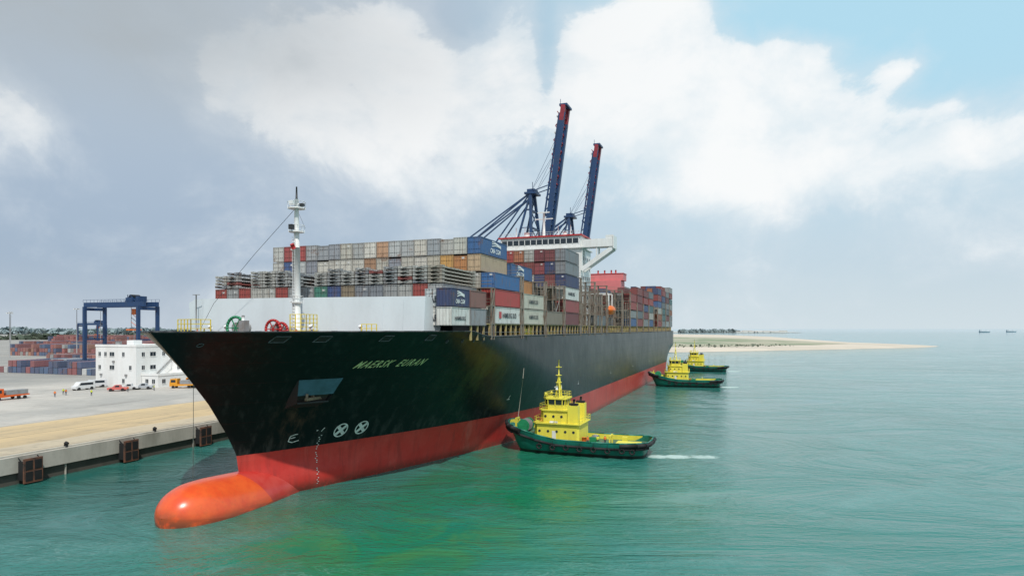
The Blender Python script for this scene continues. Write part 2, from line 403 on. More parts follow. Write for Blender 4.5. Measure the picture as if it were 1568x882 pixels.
GREYC=[(.40,.42,.42),(.30,.32,.33),(.46,.46,.43),(.22,.25,.27),(.52,.50,.44)]
COLS=GREYC+[(.42,.045,.035),(.26,.03,.03),(.15,.025,.03),(.018,.06,.20),(.03,.12,.30),(.018,.03,.12),(.60,.58,.53),(.46,.13,.035),(.05,.22,.16),(.42,.33,.2)]
AFT=[(.26,.035,.035),(.16,.025,.03),(.36,.045,.04),(.20,.21,.22),(.28,.29,.29),(.13,.15,.17),(.025,.06,.17),(.03,.09,.23),(.38,.36,.32),(.32,.10,.04),(.05,.14,.15)]
def colr(wg=.5):
    if wg<0: c=random.choice(AFT)
    else: c=random.choice(GREYC) if R()<wg else random.choice(COLS)
    k=.8+.4*R(); return tuple(x*k for x in c)
TZ=2.9; Z0=23.1; RW=2.5
cm=MB()
def container(mb,t0,s_0,z,L=12.19,col=(.3,.3,.3),hgt=2.82,det=2,w=2.44):
    t1=t0+w; s1=s_0+L; z1=z+hgt; i=.05
    mb.box(t0+i,t1-i,s_0+i,s1-i,z+i,z1-i,0,col)
    fc=tuple(x*.7 for x in col)
    if det>=1:
        for a in (t0,t1-.16):
            mb.box(a,a+.16,s_0,s_0+.16,z,z1,0,fc); mb.box(a,a+.16,s1-.16,s1,z,z1,0,fc)
        mb.box(t0+.16,t1-.16,s_0,s_0+.12,z1-.16,z1,0,fc); mb.box(t0+.16,t1-.16,s_0,s_0+.12,z,z+.18,0,fc)
        mb.box(t1-.12,t1,s_0+.16,s1-.16,z1-.14,z1,0,fc); mb.box(t1-.12,t1,s_0+.16,s1-.16,z,z+.18,0,fc)
    if det>=2:
        lk=tuple(min(1,x*1.3+.04) for x in col)
        for a in (.5,.95,1.45,1.9): mb.box(t0+a,t0+a+.05,s_0-.02,s_0+.05,z+.1,z1-.1,0,lk)
        mb.box(t0+1.2,t0+1.24,s_0+.02,s_0+.05,z+.1,z1-.1,0,(.03,.03,.03))
        for zz in (.75,1.9): mb.box(t0+.2,t1-.2,s_0-.01,s_0+.05,z+zz,z+zz+.05,0,fc)
        if R()<.3: mb.box(t0+1.5,t0+2.0,s_0+.0,s_0+.05,z+2.1,z+2.4,0,(.6,.6,.58))
def bay(s_,tiers,wg=.5,over={},cols={},det=1,t_min=-9,t_max=9):
    for r in range(t_min,t_max):
        n=over.get(r,tiers)
        for k in range(n):
            c=cols.get((r,k)) or colr(wg)
            j=(R()-.5)*.2
            container(cm,r*RW+.03+(R()-.5)*.05,s_+j,Z0+k*TZ,12.0,c,2.78 if R()<.8 else 2.6,det)
NAVY=(.012,.03,.12);BLU=(.012,.10,.28);REDC=(.48,.035,.03);WHT=(.74,.73,.69);CRM=(.6,.56,.46);ORU=(.46,.19,.05);MAR=(.17,.025,.03)
for r in range(-9,8):
    for k in range(2):
        container(cm,r*RW+.03,31.2,Z0+k*TZ,12.19,random.choice([(.33,.34,.34),(.025,.07,.22),(.34,.045,.035),(.26,.2,.13),(.5,.49,.45),(.22,.24,.27),(.40,.40,.38),(.04,.22,.16) if R()<.3 else (.3,.3,.3)]),2.82,2)
    z=Z0+2*TZ; main=random.choice([(.50,.50,.47),(.55,.54,.50),(.36,.38,.39),(.44,.40,.33),(.47,.48,.47)])
    if r in (-7,-2): continue
    nq=5 if R()<.75 else 4
    for q in range(nq):
        c=main if R()<.85 else random.choice([(.30,.06,.05),(.25,.27,.3)])
        o=(R()-.5)*.2
        cm.box(r*RW+.06,r*RW+2.36,31.2+o,43.2+o,z+.1,z+.30,0,c)
        for a,b in ((.06,.5),(1.9,2.36)): cm.box(r*RW+a,r*RW+b,31.15+o,32.0+o,z+.301,z+.50,0,tuple(x*.85 for x in c)); cm.box(r*RW+a,r*RW+b,42.2+o,43.1+o,z+.301,z+.50,0,tuple(x*.85 for x in c))
        for i in range(8): cm.box(r*RW+2.28,r*RW+2.38,32.4+i*1.35+o,32.7+i*1.35+o,z+.08,z+.36,0,tuple(x*.6 for x in c))
        cm.beam((r*RW+.5,31.12+o,z+.12),(r*RW+1.9,31.12+o,z+.46),.06,.09,0,tuple(x*.6 for x in c))
        z+=.54
for k,c in enumerate((WHT,NAVY)):
    container(cm,20.0,29.0,22.75+k*2.7,6.06,c,2.6,1); container(cm,17.45,30.4,22.75+k*2.7,6.06,(WHT if k==0 else (.55,.60,.62)),2.6,2)
    container(cm,20.0,35.4,22.75+k*2.7,6.06,(.25,.1,.08) if k else (.3,.3,.32),2.6,1)
ov={8:3,7:5}
for r in range(-9,-5): ov[r]=5
cB={(7,4):BLU,(7,3):(.50,.36,.22),(6,4):(.5,.5,.45),(6,3):ORU,(5,3):(.55,.30,.07),(8,2):(.010,.12,.34),(8,1):REDC,(8,0):WHT,(4,3):(.45,.42,.34),(-9,4):(.5,.5,.47),(-8,4):(.34,.05,.05),(-9,3):(.5,.5,.47),(-8,3):(.03,.09,.25),(-7,4):(.36,.05,.05)}
tops=[(.34,.35,.36),(.30,.32,.34),(.28,.30,.33),(.46,.44,.38),(.38,.39,.38),(.62,.60,.54),(.50,.30,.18),(.44,.46,.46),(.40,.42,.42),(.54,.52,.46),(.30,.33,.35),(.45,.45,.42),(.58,.56,.5)]
for i,r in enumerate(range(-6,7)):
    cB.setdefault((r,4),tops[i]); cB.setdefault((r,3),random.choice([(.46,.44,.38),(.24,.26,.30),(.36,.20,.11),(.55,.53,.47),(.32,.34,.36)]))
bay(45.0,5,.6,ov,cB,2)
bay(59.3,4,.4,{8:2,7:4},{(8,0):CRM,(8,1):CRM,(7,3):BLU,(7,2):ORU,(7,1):MAR},1)
bay(73.2,2,.4,{8:1,7:2,6:3},{(8,0):(.25,.2,.15),(7,1):(.2,.16,.13),(7,0):(.2,.05,.04)},1)
bay(87.4,6,.2,{},{(8,5):(.20,.21,.23),(8,4):(.22,.23,.25),(8,3):NAVY,(8,2):WHT,(8,1):(.34,.05,.05),(8,0):MAR,(7,5):MAR,(6,5):(.16,.02,.03),(5,5):(.38,.38,.35),(4,5):(.40,.14,.06),(7,4):NAVY,(6,4):(.25,.03,.04),(7,3):(.2,.03,.03)},2)
for s_,n in ((104,0),(118,1),(156,1),(170.5,4),(185,5),(199.5,5),(213.5,5),(240,6),(254.5,6),(269,7),(283.5,7)):
    if n:
        o={r:max(1,n-(1 if R()<.2 else 0)) for r in range(-9,9)}
        if s_<165: o={r:(1 if R()<.6 else 0) for r in range(-9,9)}
        bay(s_,n,-1,o,{},1)
cm.build('deck_containers',[CONT],ship)

lb=MB()
def lash(s_,zt,full=True):
    for r in range(-9,10):
        t=r*RW
        lb.box(t-.12,t+.12,s_-.15,s_+.15,20.5,zt,0); 
        if full and r>-3: lb.box(t-.1,t+.1,s_+.95,s_+1.2,20.5,zt,0)
    z=23.1
    while z<zt+.1:
        lb.box(-22.6,22.6,s_-.2,s_+1.25,z-.12,z+.03,0)
        lb.box(-22.6,22.6,s_-.2,s_-.15,z+.55,z+.62,0); lb.box(-22.6,22.6,s_-.2,s_-.15,z+1.05,z+1.12,0)
        if z+2.9<zt+.1:
            for r in range(-9,9,2): lb.beam((r*RW,s_-.22,z),((r+1)*RW,s_-.22,z+2.9),.09,.09,0)
            lb.beam((22.62,s_,z),(22.62,s_+1.2,z+2.9),.1,.1,0)
        z+=2.9
for s_,zt in ((43.45,28.9),(57.6,31.8),(71.9,31.8),(85.8,31.8),(100.5,34.7),(109.5,31.8),(115.5,34.7),(124,31.8),(130.5,34.7),(154.2,34.7),(168.8,34.7),(183.2,31.8),(197.7,31.8),(212,31.8),(226.5,31.8),(238.3,31.8),(252.8,31.8),(267.3,34.7),(281.8,34.7)):
    lash(s_,zt)
for s_ in (103,106.5,118.5,122,127,133,157,161,165):
    for r in range(-2,10): 
        if R()<.7: lb.box(r*RW-.1,r*RW+.1,s_-.1,s_+.1,22.9,28+R()*4,0)
    lb.beam((-5,s_,28.5),(22.5,s_,28.5),.15,.2,0)
for s_,tt in ((73.5,17.5),(79,20),(76,15)):
    for z in (26,28.5,31): lb.box(tt-2.5,tt+2,s_,s_+5,z-.1,z,0)
    for a in (-2.5,0,2): 
        for b in (0,2.5,5): lb.box(tt+a-.08,tt+a+.08,s_+b-.08,s_+b+.08,23,32,0)
    lb.beam((tt+2,s_,23),(tt+2,s_+5,28.5),.1,.1,1); lb.beam((tt+2,s_+5,23),(tt+2,s_,28.5),.1,.1,1)
lb.build('lashing_bridges',[RUSTG,GREY],ship)

a=MB()
a.box(-13,13,138,151,20.5,46.8,0); a.box(-13.6,13.6,137.2,151.5,46.8,47.2,0); a.box(-13,13,137.6,150,47.2,50.6,0)
a.box(-13.6,13.6,137.0,150.6,50.6,51.0,2)
a.box(-12.6,12.6,137.5,137.7,48.4,49.8,1)
for i in range(14): a.box(-12.6+i*1.93-.1,-12.6+i*1.93+.1,137.42,137.55,48.3,49.9,0)
for lv in range(8):
    z=22.5+lv*3.0
    for i in range(9): a.box(-11+i*2.7,-10+i*2.7,137.95,138.05,z,z+1,1)
    for i in range(5): a.box(12.95,13.05,139+i*2.4,140+i*2.4,z,z+1,1)
for sd in (1,-1):
    a.box(min(sd*13,sd*23),max(sd*13,sd*23),138.2,142.6,47.0,48.3,0)
    x0,x1=(13,23) if sd>0 else (-23,-13)
    a.box(x0,x1,138.2,138.35,48.3,49.4,0); a.box(x0,x1,142.45,142.6,48.3,49.4,0)
    a.box(sd*23-.15,sd*23+.15,138.0,142.8,46.4,50.2,0); a.box(min(sd*20.6,sd*22.8),max(sd*20.6,sd*22.8),138.3,142.4,48.4,50.4,0)
    for ss_ in (138.7,142.1):
        a.beam((sd*22.6,ss_,46.6),(sd*13,ss_,40.2),.55,1.3,0); a.beam((sd*17.8,ss_,47),(sd*17.8,ss_,43.6),.4,.5,0)
        a.beam((sd*13.1,ss_,40),(sd*13.1,ss_,47),.5,.8,0)
a.cyl((0,142,51),(0,142,59),.5,.3,8,0); a.beam((-3,142,57),(3,142,57),.3,.3,0); a.beam((-2,141.6,59),(2,141.6,59),.2,.35,0)
for t in (-9,-6,5,9): a.cyl((t,141,51),(t,141,54.5),.12,.1,6,0); 
a.cyl((-5,140,51),(-5,140,52.6),.9,.9,10,0); a.cyl((7.5,140,51),(7.5,140,52.2),.8,.6,10,0)
for i in range(28): a.cyl((-13.4+i,137.1,51),(-13.4+i,137.1,52.1),.04,None,4,0)
a.beam((-13.4,137.1,52.1),(13.4,137.1,52.1),.06,.06,0); a.beam((-13.4,137.1,51.5),(13.4,137.1,51.5),.05,.05,0)
P=[]
for i in range(9):
    u=i/8; r=1.35*math.sqrt(max(.02,1-(2*u-1)**4)); P.append([(20.8+r*math.cos(k*math.pi/6),141+u*7,28+r*1.05*math.sin(k*math.pi/6)) for k in range(13)])
a.grid(P,3); a.beam((20.8,142,29),(20.8,142,33),.3,.3,0); a.beam((20.8,147,29),(20.8,147,33),.3,.3,0); a.beam((20.8,141,33),(13,141,33),.3,.3,0); a.beam((20.8,147,33),(13,147,33),.3,.3,0)
a.build('accommodation_house',[WHITE,GLASS,REDP,ORNG],ship)
f_=MB()
f_.box(-8,8,227.5,237,20.5,43.5,0); f_.box(-7,9,228.5,236,43.5,46.4,0); f_.box(-7.2,9.2,228.3,236.2,46.4,46.7,2)
for t in (-3,0,3,5): f_.cyl((t,232,46.7),(t,232,48.4),.35,.35,8,2)
f_.build('funnel',[PINK,DARK,REDP],ship)

cl=MB()
def side_text(txt,t,s_,z,w,hgt,m,shear=0):
    V,F=textmesh(txt,1,shear,1.0,.02); mx=max(v[0] for v in V); my=max(v[1] for v in V)
    n=len(cl.v); cl.v+=[(t,s_+v[0]/mx*w,z+v[1]/my*hgt) for v in V]
    for f in F: cl.face(tuple(n+i for i in f),m)
def end_text(txt,t,s_,z,w,hgt,m):
    V,F=textmesh(txt,1,0,1.0,.03); mx=max(v[0] for v in V); my=max(v[1] for v in V)
    n=len(cl.v); cl.v+=[(t+v[0]/mx*w,s_,z+v[1]/my*hgt) for v in V]
    for f in F: cl.face(tuple(n+i for i in f),m)
def swirl(t,s_,z,L,hh,m):
    for q in range(3):
        pts=[(t,s_+L*i/10,z+hh*.35*q+hh*.3*math.sin(i/10*math.pi+q*.6)) for i in range(11)]
        for p,r in zip(pts[:-1],pts[1:]): cl.beam(p,r,.02,.16,m)
side_text('CMA CGM',22.46,30.2,25.9,3.2,.6,0,.2); swirl(22.46,30.8,26.9,2.4,.7,0)
side_text('HAMBURG',22.46,30.0,23.5,3.6,.55,2,.0)
side_text('HAMBURG SUD',22.5,48.4,Z0+1.0,6.8,.85,2); cl.box(22.49,22.51,46.9,47.9,Z0+.9,Z0+2.0,1)
side_text('HAMBURG SUD',22.5,62.2,Z0+1.0,5.5,.75,2); side_text('HAMBURG SUD',22.5,62.2,Z0+TZ+1.0,5.5,.75,2)
side_text('HAMBURG',22.5,89.6,Z0+2*TZ+1.0,6.0,.8,2)
side_text('CMA CGM',20.0,49.0,Z0+4*TZ+.55,4.8,.8,0,.2); swirl(20.0,49.8,Z0+4*TZ+1.7,4.2,.8,0)
side_text('CMA CGM',20.0,62.0,Z0+3*TZ+.5,4.4,.8,0,.2); swirl(20.0,62.8,Z0+3*TZ+1.6,3.4,.8,0)
end_text('MAE',17.5,30.33,23.4,2.0,.9,2); end_text('MAE',17.5,30.33,26.1,2.0,.9,2)
cl.build('container_lettering',[WHITE,REDP,mat('black_letter',(.02,.03,.04),.5)],ship)
r_=MB(); r_.tube([(-13.2,18.3,21.4),(-13.5,18.3,14),(-13.5,18.3,7),(-13.6,18.3,.2)],.04,5,0)
r_.build('mooring_line',[ROPE],ship)

# ---------------------------------------------------------------- tugs
TG=mat('tug_green',(.008,.18,.13),.4,0,.32,.5,(.015,.08,.06),True); TGD=mat('tug_dark_green',(.012,.030,.027),.5,0,.3,.8,(.06,.03,.02))
TY_=mat('tug_yellow',(.82,.72,.08),.45,0,.18,.6,(.50,.40,.08),True); TDK=mat('tug_deck',(.05,.17,.11),.6,0,.4,1,(.14,.10,.05))
def tug(t,s,rotd=0,scale=1.0):
    p=W(t,s); e=empty('tugboat',(p.x,p.y,0),-TH+math.radians(rotd)); e.scale=(scale,)*3
    XS=[(0,0),(.15,1.2),(.5,2.2),(1.2,3.3),(2.2,4.1),(4,4.8),(7,5.3),(11,5.5),(18,5.5),(23,5.3),(26,4.8),(27.4,4.0),(28,3.0),(28.15,0)]
    def tz(x):
        k=max(0,min(1,(13-x)/13)); return 2.75+2.7*k**1.5+.25*max(0,(x-22)/6)
    lv=[(-1,.72),(.25,.84),(.6,.9),(1.9,.98),(99,1.0)]
    h=MB()
    for sd in (1,-1):
        P=[]
        for x,b in XS:
            row=[]
            for li,(z,k) in enumerate(lv):
                zz=tz(x) if z==99 else z
                fr=(1-(zz/5)) if zz<5 else 0
                xx=x+2.6*fr*max(0,1-x/8)**1.5-1.0*fr*max(0,(x-22)/6)
                row.append((xx,sd*b*(k if x<26 else k*.97),zz))
            P.append(row)
        h.grid(P,0,True,flip=sd>0,fm=lambda i,j:1 if j<2 else 0)
        Q=[[(x+(.25 if x<1 else (-.25 if x>27.9 else 0)),sd*max(0,b-.22),tz(x)) for x,b in XS],[(x+(.25 if x<1 else(-.25 if x>27.9 else 0)),sd*max(0,b-.22),tz(x)-1.0) for x,b in XS]]
        h.grid(Q,2,True,flip=sd<0)
        top=[(x,sd*(b-.1),tz(x)+.02) for x,b in XS]; h.tube(top,.15,6,0)
        fen=[(x-.1 if x<2 else x,sd*(b+.1),tz(x)-1.0) for x,b in XS if x<=28.1 and b>0]; h.tube(fen,.24,8,3)
        bf=[(x-.25,sd*(b+.2),tz(x)-.25) for x,b in XS[:6]]; h.tube(bf,.42,8,3)
        bf=[(x-.15,sd*(b+.15),tz(x)-1.0) for x,b in XS[:5]]; h.tube(bf,.38,8,3)
        bf=[(x+.25,sd*(b+.2),tz(x)-.35) for x,b in XS[9:]]; h.tube(bf,.38,8,3)
        for i,x in enumerate((8,10.6,13.2,15.8,18.4,21,23.6,25.4)):
            yy=5.78 if x<22 else 5.5 if x<24.5 else 5.15
            h.ring((x,sd*yy,1.55-.1*(i%2)),(0,1,0),.42,.17,10,3); h.beam((x,sd*(yy-.1),2.0),(x,sd*(yy-.12),2.7),.05,.05,3)
    h.cyl((-.3,-1.2,tz(0)-.25),(-.3,1.2,tz(0)-.25),.42,None,8,3)
    for (x,b),(x2,b2) in zip(XS[:-1],XS[1:]): h.quad([(x,-max(0,b-.2),tz(x)-.98),(x2,-max(0,b2-.2),tz(x2)-.98),(x2,max(0,b2-.2),tz(x2)-.98),(x,max(0,b-.2),tz(x)-.98)],4)
    h.build('hull',[TG,TGD,TY_,BLACK,TDK],e)
    u=MB()
    def house(x0,x1,w,z0,z1,m=0,ch=.8,tp=.0):
        pl=[(x0+ch,-w),(x1-ch*.5,-w),(x1,-w+ch*.5),(x1,w-ch*.5),(x1-ch*.5,w),(x0+ch,w),(x0,w-ch*1.2),(x0,-w+ch*1.2)]
        cx=(x0+x1)/2
        n=len(u.v); u.v+=[(x,y,z0) for x,y in pl]+[(cx+(x-cx)*(1-tp),y*(1-tp),z1) for x,y in pl]; k=len(pl)
        for i in range(k): j=(i+1)%k; u.face((n+i,n+j,n+k+j,n+k+i),m)
        u.face(tuple(n+k+i for i in range(k)),m); u.face(tuple(n+i for i in reversed(range(k))),m)
    house(6.2,15.2,3.9,2,5.6); house(6.0,15.6,4.3,5.6,5.75,0); house(7.2,13.2,3.0,5.75,8.0); house(6.9,13.6,3.3,8.0,8.15)
    house(7.9,12.0,2.35,8.15,8.95); house(7.95,11.95,2.3,8.95,10.1,1,.8,-.04); house(7.6,12.3,2.6,10.1,10.35)
    pl=[(8.75,-2.35),(11.55,-2.35),(11.98,-1.95),(11.98,1.95),(11.55,2.35),(8.75,2.35),(7.92,1.4),(7.92,-1.4)]
    for i in range(8):
        p0,p1=pl[i],pl[(i+1)%8]; nn=max(1,int(math.hypot(p1[0]-p0[0],p1[1]-p0[1])/1.1))
        for k in range(nn):
            f=k/nn; x=p0[0]+(p1[0]-p0[0])*f;y=p0[1]+(p1[1]-p0[1])*f; u.beam((x,y,8.9),(10+(x-10)*1.03,y*1.03,10.15),.16,.16,0)
    for lvz,xs,w in ((3.9,(7.5,9.2,10.9,12.6,14.2),3.92),(6.6,(8.4,10,11.6),3.02)):
        for x in xs:
            for sd in (1,-1): u.cyl((x,sd*(w-.03),lvz+.3),(x,sd*(w+.03),lvz+.3),.26,None,10,1)
    for sd in (1,-1): u.box(10.0,10.75,sd*3.93-.02,sd*3.93+.02,2.3,4.3,2)
    for y in (-1.5,0,1.5): u.box(7.15,7.22,y-.4,y+.4,6.5,7.3,1)
    u.box(13.2,13.24,-.5,.5,5.9,7.7,2)
    for sd in (1,-1):
        u.box(12.9,14.9,sd*2.6-.75,sd*2.6+.75,5.75,9.1,0); u.box(13.1,14.7,sd*2.6-.55,sd*2.6+.55,9.1,9.5,3); u.cyl((13.9,sd*2.6,9.5),(14.0,sd*2.6,10.3),.22,None,8,3)
        u.cyl((9.5,sd*3.6,5.8),(11,sd*3.6,5.8),.32,None,8,2); u.ring((8,sd*4.2,6.4),(0,1,0),.3,.07,10,5)
    def rail(pts,z0):
        for a_,b_ in zip(pts[:-1],pts[1:]):
            for zz in (.5,1.0): u.beam((a_[0],a_[1],z0+zz),(b_[0],b_[1],z0+zz),.06,.06,0)
            n=max(1,int(math.hypot(b_[0]-a_[0],b_[1]-a_[1])/1.2))
            for k in range(n+1): f=k/n; u.beam((a_[0]+(b_[0]-a_[0])*f,a_[1]+(b_[1]-a_[1])*f,z0),(a_[0]+(b_[0]-a_[0])*f,a_[1]+(b_[1]-a_[1])*f,z0+1.0),.06,.06,0)
    rail([(6.2,-3),(6.9,-4.2),(15.4,-4.2),(15.5,4.2),(6.9,4.2),(6.2,3),(6.2,-3)],5.75)
    rail([(7,-2.2),(7.8,-3.2),(13.4,-3.2),(13.4,3.2),(7.8,3.2),(7,2.2),(7,-2.2)],8.15); rail([(8,-2.4),(12,-2.4),(12,2.4),(8,2.4),(8,-2.4)],10.35)
    for sd in (1,-1): u.beam((10.6,sd*.7,10.3),(10.3,sd*.15,14.2),.22,.22,0)
    u.beam((9.6,0,10.3),(10.1,0,14.2),.22,.22,0); u.cyl((10.2,0,14),(10.2,0,17.6),.14,.08,8,0)
    for z in (11,12.4,13.6): u.beam((10.5,-.5,z),(10.4,.5,z+.6),.08,.08,0)
    for z,w in ((11.8,1.7),(13.2,1.3),(14.6,.9),(16.2,.5)): u.beam((10.2,-w,z),(10.2,w,z),.12,.12,0); u.box(9.7,10.7,-.4,.4,z-.05,z+.05,0)
    u.box(9.6,9.8,-.9,.9,12.2,12.4,2); u.cyl((10.2,-1.5,11.9),(10.2,-1.5,12.6),.25,.2,8,2); u.cyl((10.2,1.5,11.9),(10.2,1.5,12.5),.2,.2,8,2)
    for sd in (1,-1): u.cyl((8.4,sd*1.9,10.9),(8.0,sd*1.9,11.0),.28,.28,10,0)
    u.build('superstructure',[TY_,GLASS,WHITE,BLACK,TG,ORNG],e,bevel=0)
    k=MB()
    k.cyl((3.4,-1.5,4.6),(3.4,1.5,4.6),.95,None,16,0); 
    for y in (-1.6,1.6,-.5,.5): k.cyl((3.4,y-.08,4.6),(3.4,y+.08,4.6),1.25,None,16,0 if abs(y)<1 else 1)
    k.box(2.6,4.3,-2,-1.7,3.6,4.8,1); k.box(2.6,4.3,1.7,2,3.6,4.8,1); k.beam((1.6,-.8,3.9),(1.6,-.8,5.9),.3,.3,2); k.beam((1.6,.8,3.9),(1.6,.8,5.9),.3,.3,2); k.beam((1.6,-1,5.8),(1.6,1,5.8),.3,.3,2)
    k.cyl((17.3,-1,2.6),(17.3,1,2.6),.7,None,14,0); k.box(16.6,18,-1.3,-1.1,1.8,3.1,1); k.box(16.6,18,1.1,1.3,1.8,3.1,1)
    k.beam((20.5,-1.2,1.8),(20.5,-1.2,3.4),.25,.25,2); k.beam((20.5,1.2,1.8),(20.5,1.2,3.4),.25,.25,2); k.beam((20.5,-1.4,3.4),(20.5,1.4,3.4),.28,.28,2)
    for x,y in ((16.2,3.4),(22,3.6),(24.5,-3.2),(18.5,-3.8)): k.box(x,x+1.0,y-.4,y+.4,1.78,2.7,1 if x<20 else 2)
    k.cyl((15.9,-2.6,1.8),(15.9,-2.6,3.2),.45,None,10,3)
    k.box(21.5,26,-2.2,2.2,1.8,2.15,2)
    k.ring((19.2,-1.8,1.95),(0,0,1),.8,.12,12,0); k.ring((19.2,-1.8,2.15),(0,0,1),.65,.12,12,0)
    k.build('deck_gear',[GREY,GRN,TY_,ORNG],e)
    return e
tg1=tug(18.9,61.5,0,.94)
tug(24.2,203,4,.97); tug(24.0,299,-3,.94)
tl=MB(); a=W(22.6,60.5,21); b=W(20.5,61.5,5.6); tl.tube([a,a.lerp(b,.5)+Vector((.1,-.1,-.3)),b],.05,5,0); tl.build('tow_line',[ROPE])

# ---------------------------------------------------------------- quay, ground, water
def ground_mat():
    m,nt,b=newmat('yard_concrete')
    oc=nt.new('ShaderNodeTexCoord').outputs['Object']; x,y,z=nt.xyz(oc)
    n=nt.noise(oc,.05,6,.6); n2=nt.noise(oc,.9,5,.6); n3=nt.noise(oc,.06,5,.6,0,(1,.15,1)); n4=nt.noise(oc,.25,6,.7,1.0,(1,.25,1))
    tan=nt.mix(nt.sst(n3,.35,.65),(.60,.44,.24),(.46,.35,.21))
    gry=nt.mix(nt.sst(n,.35,.65),(.50,.46,.41),(.37,.35,.32))
    tt=nt.M('ADD',x,nt.M('MULTIPLY',nt.M('SUBTRACT',n,.5),3.0))
    c=nt.mix(nt.sst(tt,-70.5,-68.5),gry,tan)
    c=nt.mix(nt.M('MULTIPLY',nt.sst(tt,-47,-46),.55),c,(.52,.46,.36))
    far=nt.mix(nt.sst(n,.4,.6),(.28,.27,.25),(.34,.32,.29))
    c=nt.mix(nt.sst(tt,-150,-170),c,far)
    c=nt.mix(nt.M('MULTIPLY',nt.sst(n2,.5,.8),.3),c,(.2,.17,.13))
    c=nt.mix(nt.M('MULTIPLY',nt.sst(n4,.53,.7),.45),c,(.17,.15,.13))
    jx=nt.M('ABSOLUTE',nt.M('SUBTRACT',nt.M('FRACT',nt.M('MULTIPLY',x,1/8)),.5)); jy=nt.M('ABSOLUTE',nt.M('SUBTRACT',nt.M('FRACT',nt.M('MULTIPLY',y,1/10)),.5))
    j=nt.M('GREATER_THAN',nt.M('MAXIMUM',jx,jy),.49)
    c=nt.mix(nt.M('MULTIPLY',j,.3),c,(.14,.12,.1))
    for xc,w in ((-40.2,.25),(-70.0,.3),(-56,.2)):
        l=nt.M('LESS_THAN',nt.M('ABSOLUTE',nt.M('SUBTRACT',x,xc)),w); c=nt.mix(nt.M('MULTIPLY',l,.5),c,(.16,.13,.1))
    nt.link(c,b.inputs['Base Color']); b.inputs['Roughness'].default_value=.85; bump(nt,b,n2,.15,.03)
    return m
YG=ground_mat()
CONC=mat('quay_concrete',(.52,.48,.42),.85,0,.4,.25,(.25,.23,.19),True)
QZ=3.9; QT=-36.5
g=MB()
pts=[(QT-1.0,-90),(QT-1.0,560),(-150,900),(-500,2600),(-3500,6000),(-4500,6000),(-4500,-90)]
g.quad([(t,s,QZ) for t,s in pts][::-1])
g.build('ground',[YG],None,(TX,TY,0),-TH)
q=MB()
q.box(QT-1.0,QT,-90,560,QZ-2.2,QZ+.12,0); q.box(QT-1.6,QT-.45,-90,560,-3,QZ-2.2,1)
q.box(QT-.9,QT-.55,-90,560,QZ+.12,QZ+.35,2)
for s in range(-80,560,12): q.box(QT-.5,QT-.2,s,s+.12,-2,QZ-2.2,0)
ql=[(QT-1,560),(-150,900),(-500,2600)]
for a,b in zip(ql[:-1],ql[1:]): q.quad([(a[0],a[1],-2),(b[0],b[1],-2),(b[0],b[1],QZ),(a[0],a[1],QZ)],0)
q.build('quay_wall',[CONC,mat('quay_dark',(.10,.09,.075),.8,0,.3,.4,(.04,.045,.035)),mat('kerb_pale',(.5,.48,.42),.8,0,.3,.5)],None,(TX,TY,0),-TH)
FR=mat('fender_rust',(.20,.085,.05),.75,0,.5,.9,(.035,.03,.028))
s=10.4-15.6*4
while s<540:
    f=MB(); f.box(QT+1.0,QT+1.25,-1.3,1.3,.2,QZ-.2,0); f.cyl((QT-.4,0,1.2),(QT+1,0,1.2),.75,None,12,1); f.cyl((QT-.4,0,2.6),(QT+1,0,2.6),.75,None,12,1)
    f.box(QT+1.25,QT+1.31,-1.1,-.15,.5,1.8,1); f.box(QT+1.25,QT+1.31,.15,1.1,.5,1.8,1); f.box(QT+1.25,QT+1.31,-1.1,-.15,2.1,QZ-.5,1); f.box(QT+1.25,QT+1.31,.15,1.1,2.1,QZ-.5,1)
    f.box(QT-.2,QT+1.0,-1.3,-1.1,.6,QZ-.6,1); f.box(QT-.2,QT+1.0,1.1,1.3,.6,QZ-.6,1)
    f.beam((QT,-1.3,QZ-.1),(QT+1.1,-1.3,QZ-.9),.1,.1,1); f.beam((QT,1.3,QZ-.1),(QT+1.1,1.3,QZ-.9),.1,.1,1)
    p=W(0,s); f.build('quay_fender',[FR,BLACK],None,(p.x,p.y,0),-TH)
    if s<200:
        bl=MB(); bl.cyl((QT-.75+0,6,QZ+.12),(QT-.75,6,QZ+.65),.3,.24,12,0); bl.cyl((QT-.75,6,QZ+.6),(QT-.75,6.25,QZ+.85),.34,.3,12,0)
        bl.build('mooring_bollard',[BLACK],None,(p.x,p.y,0),-TH)
    s+=15.6

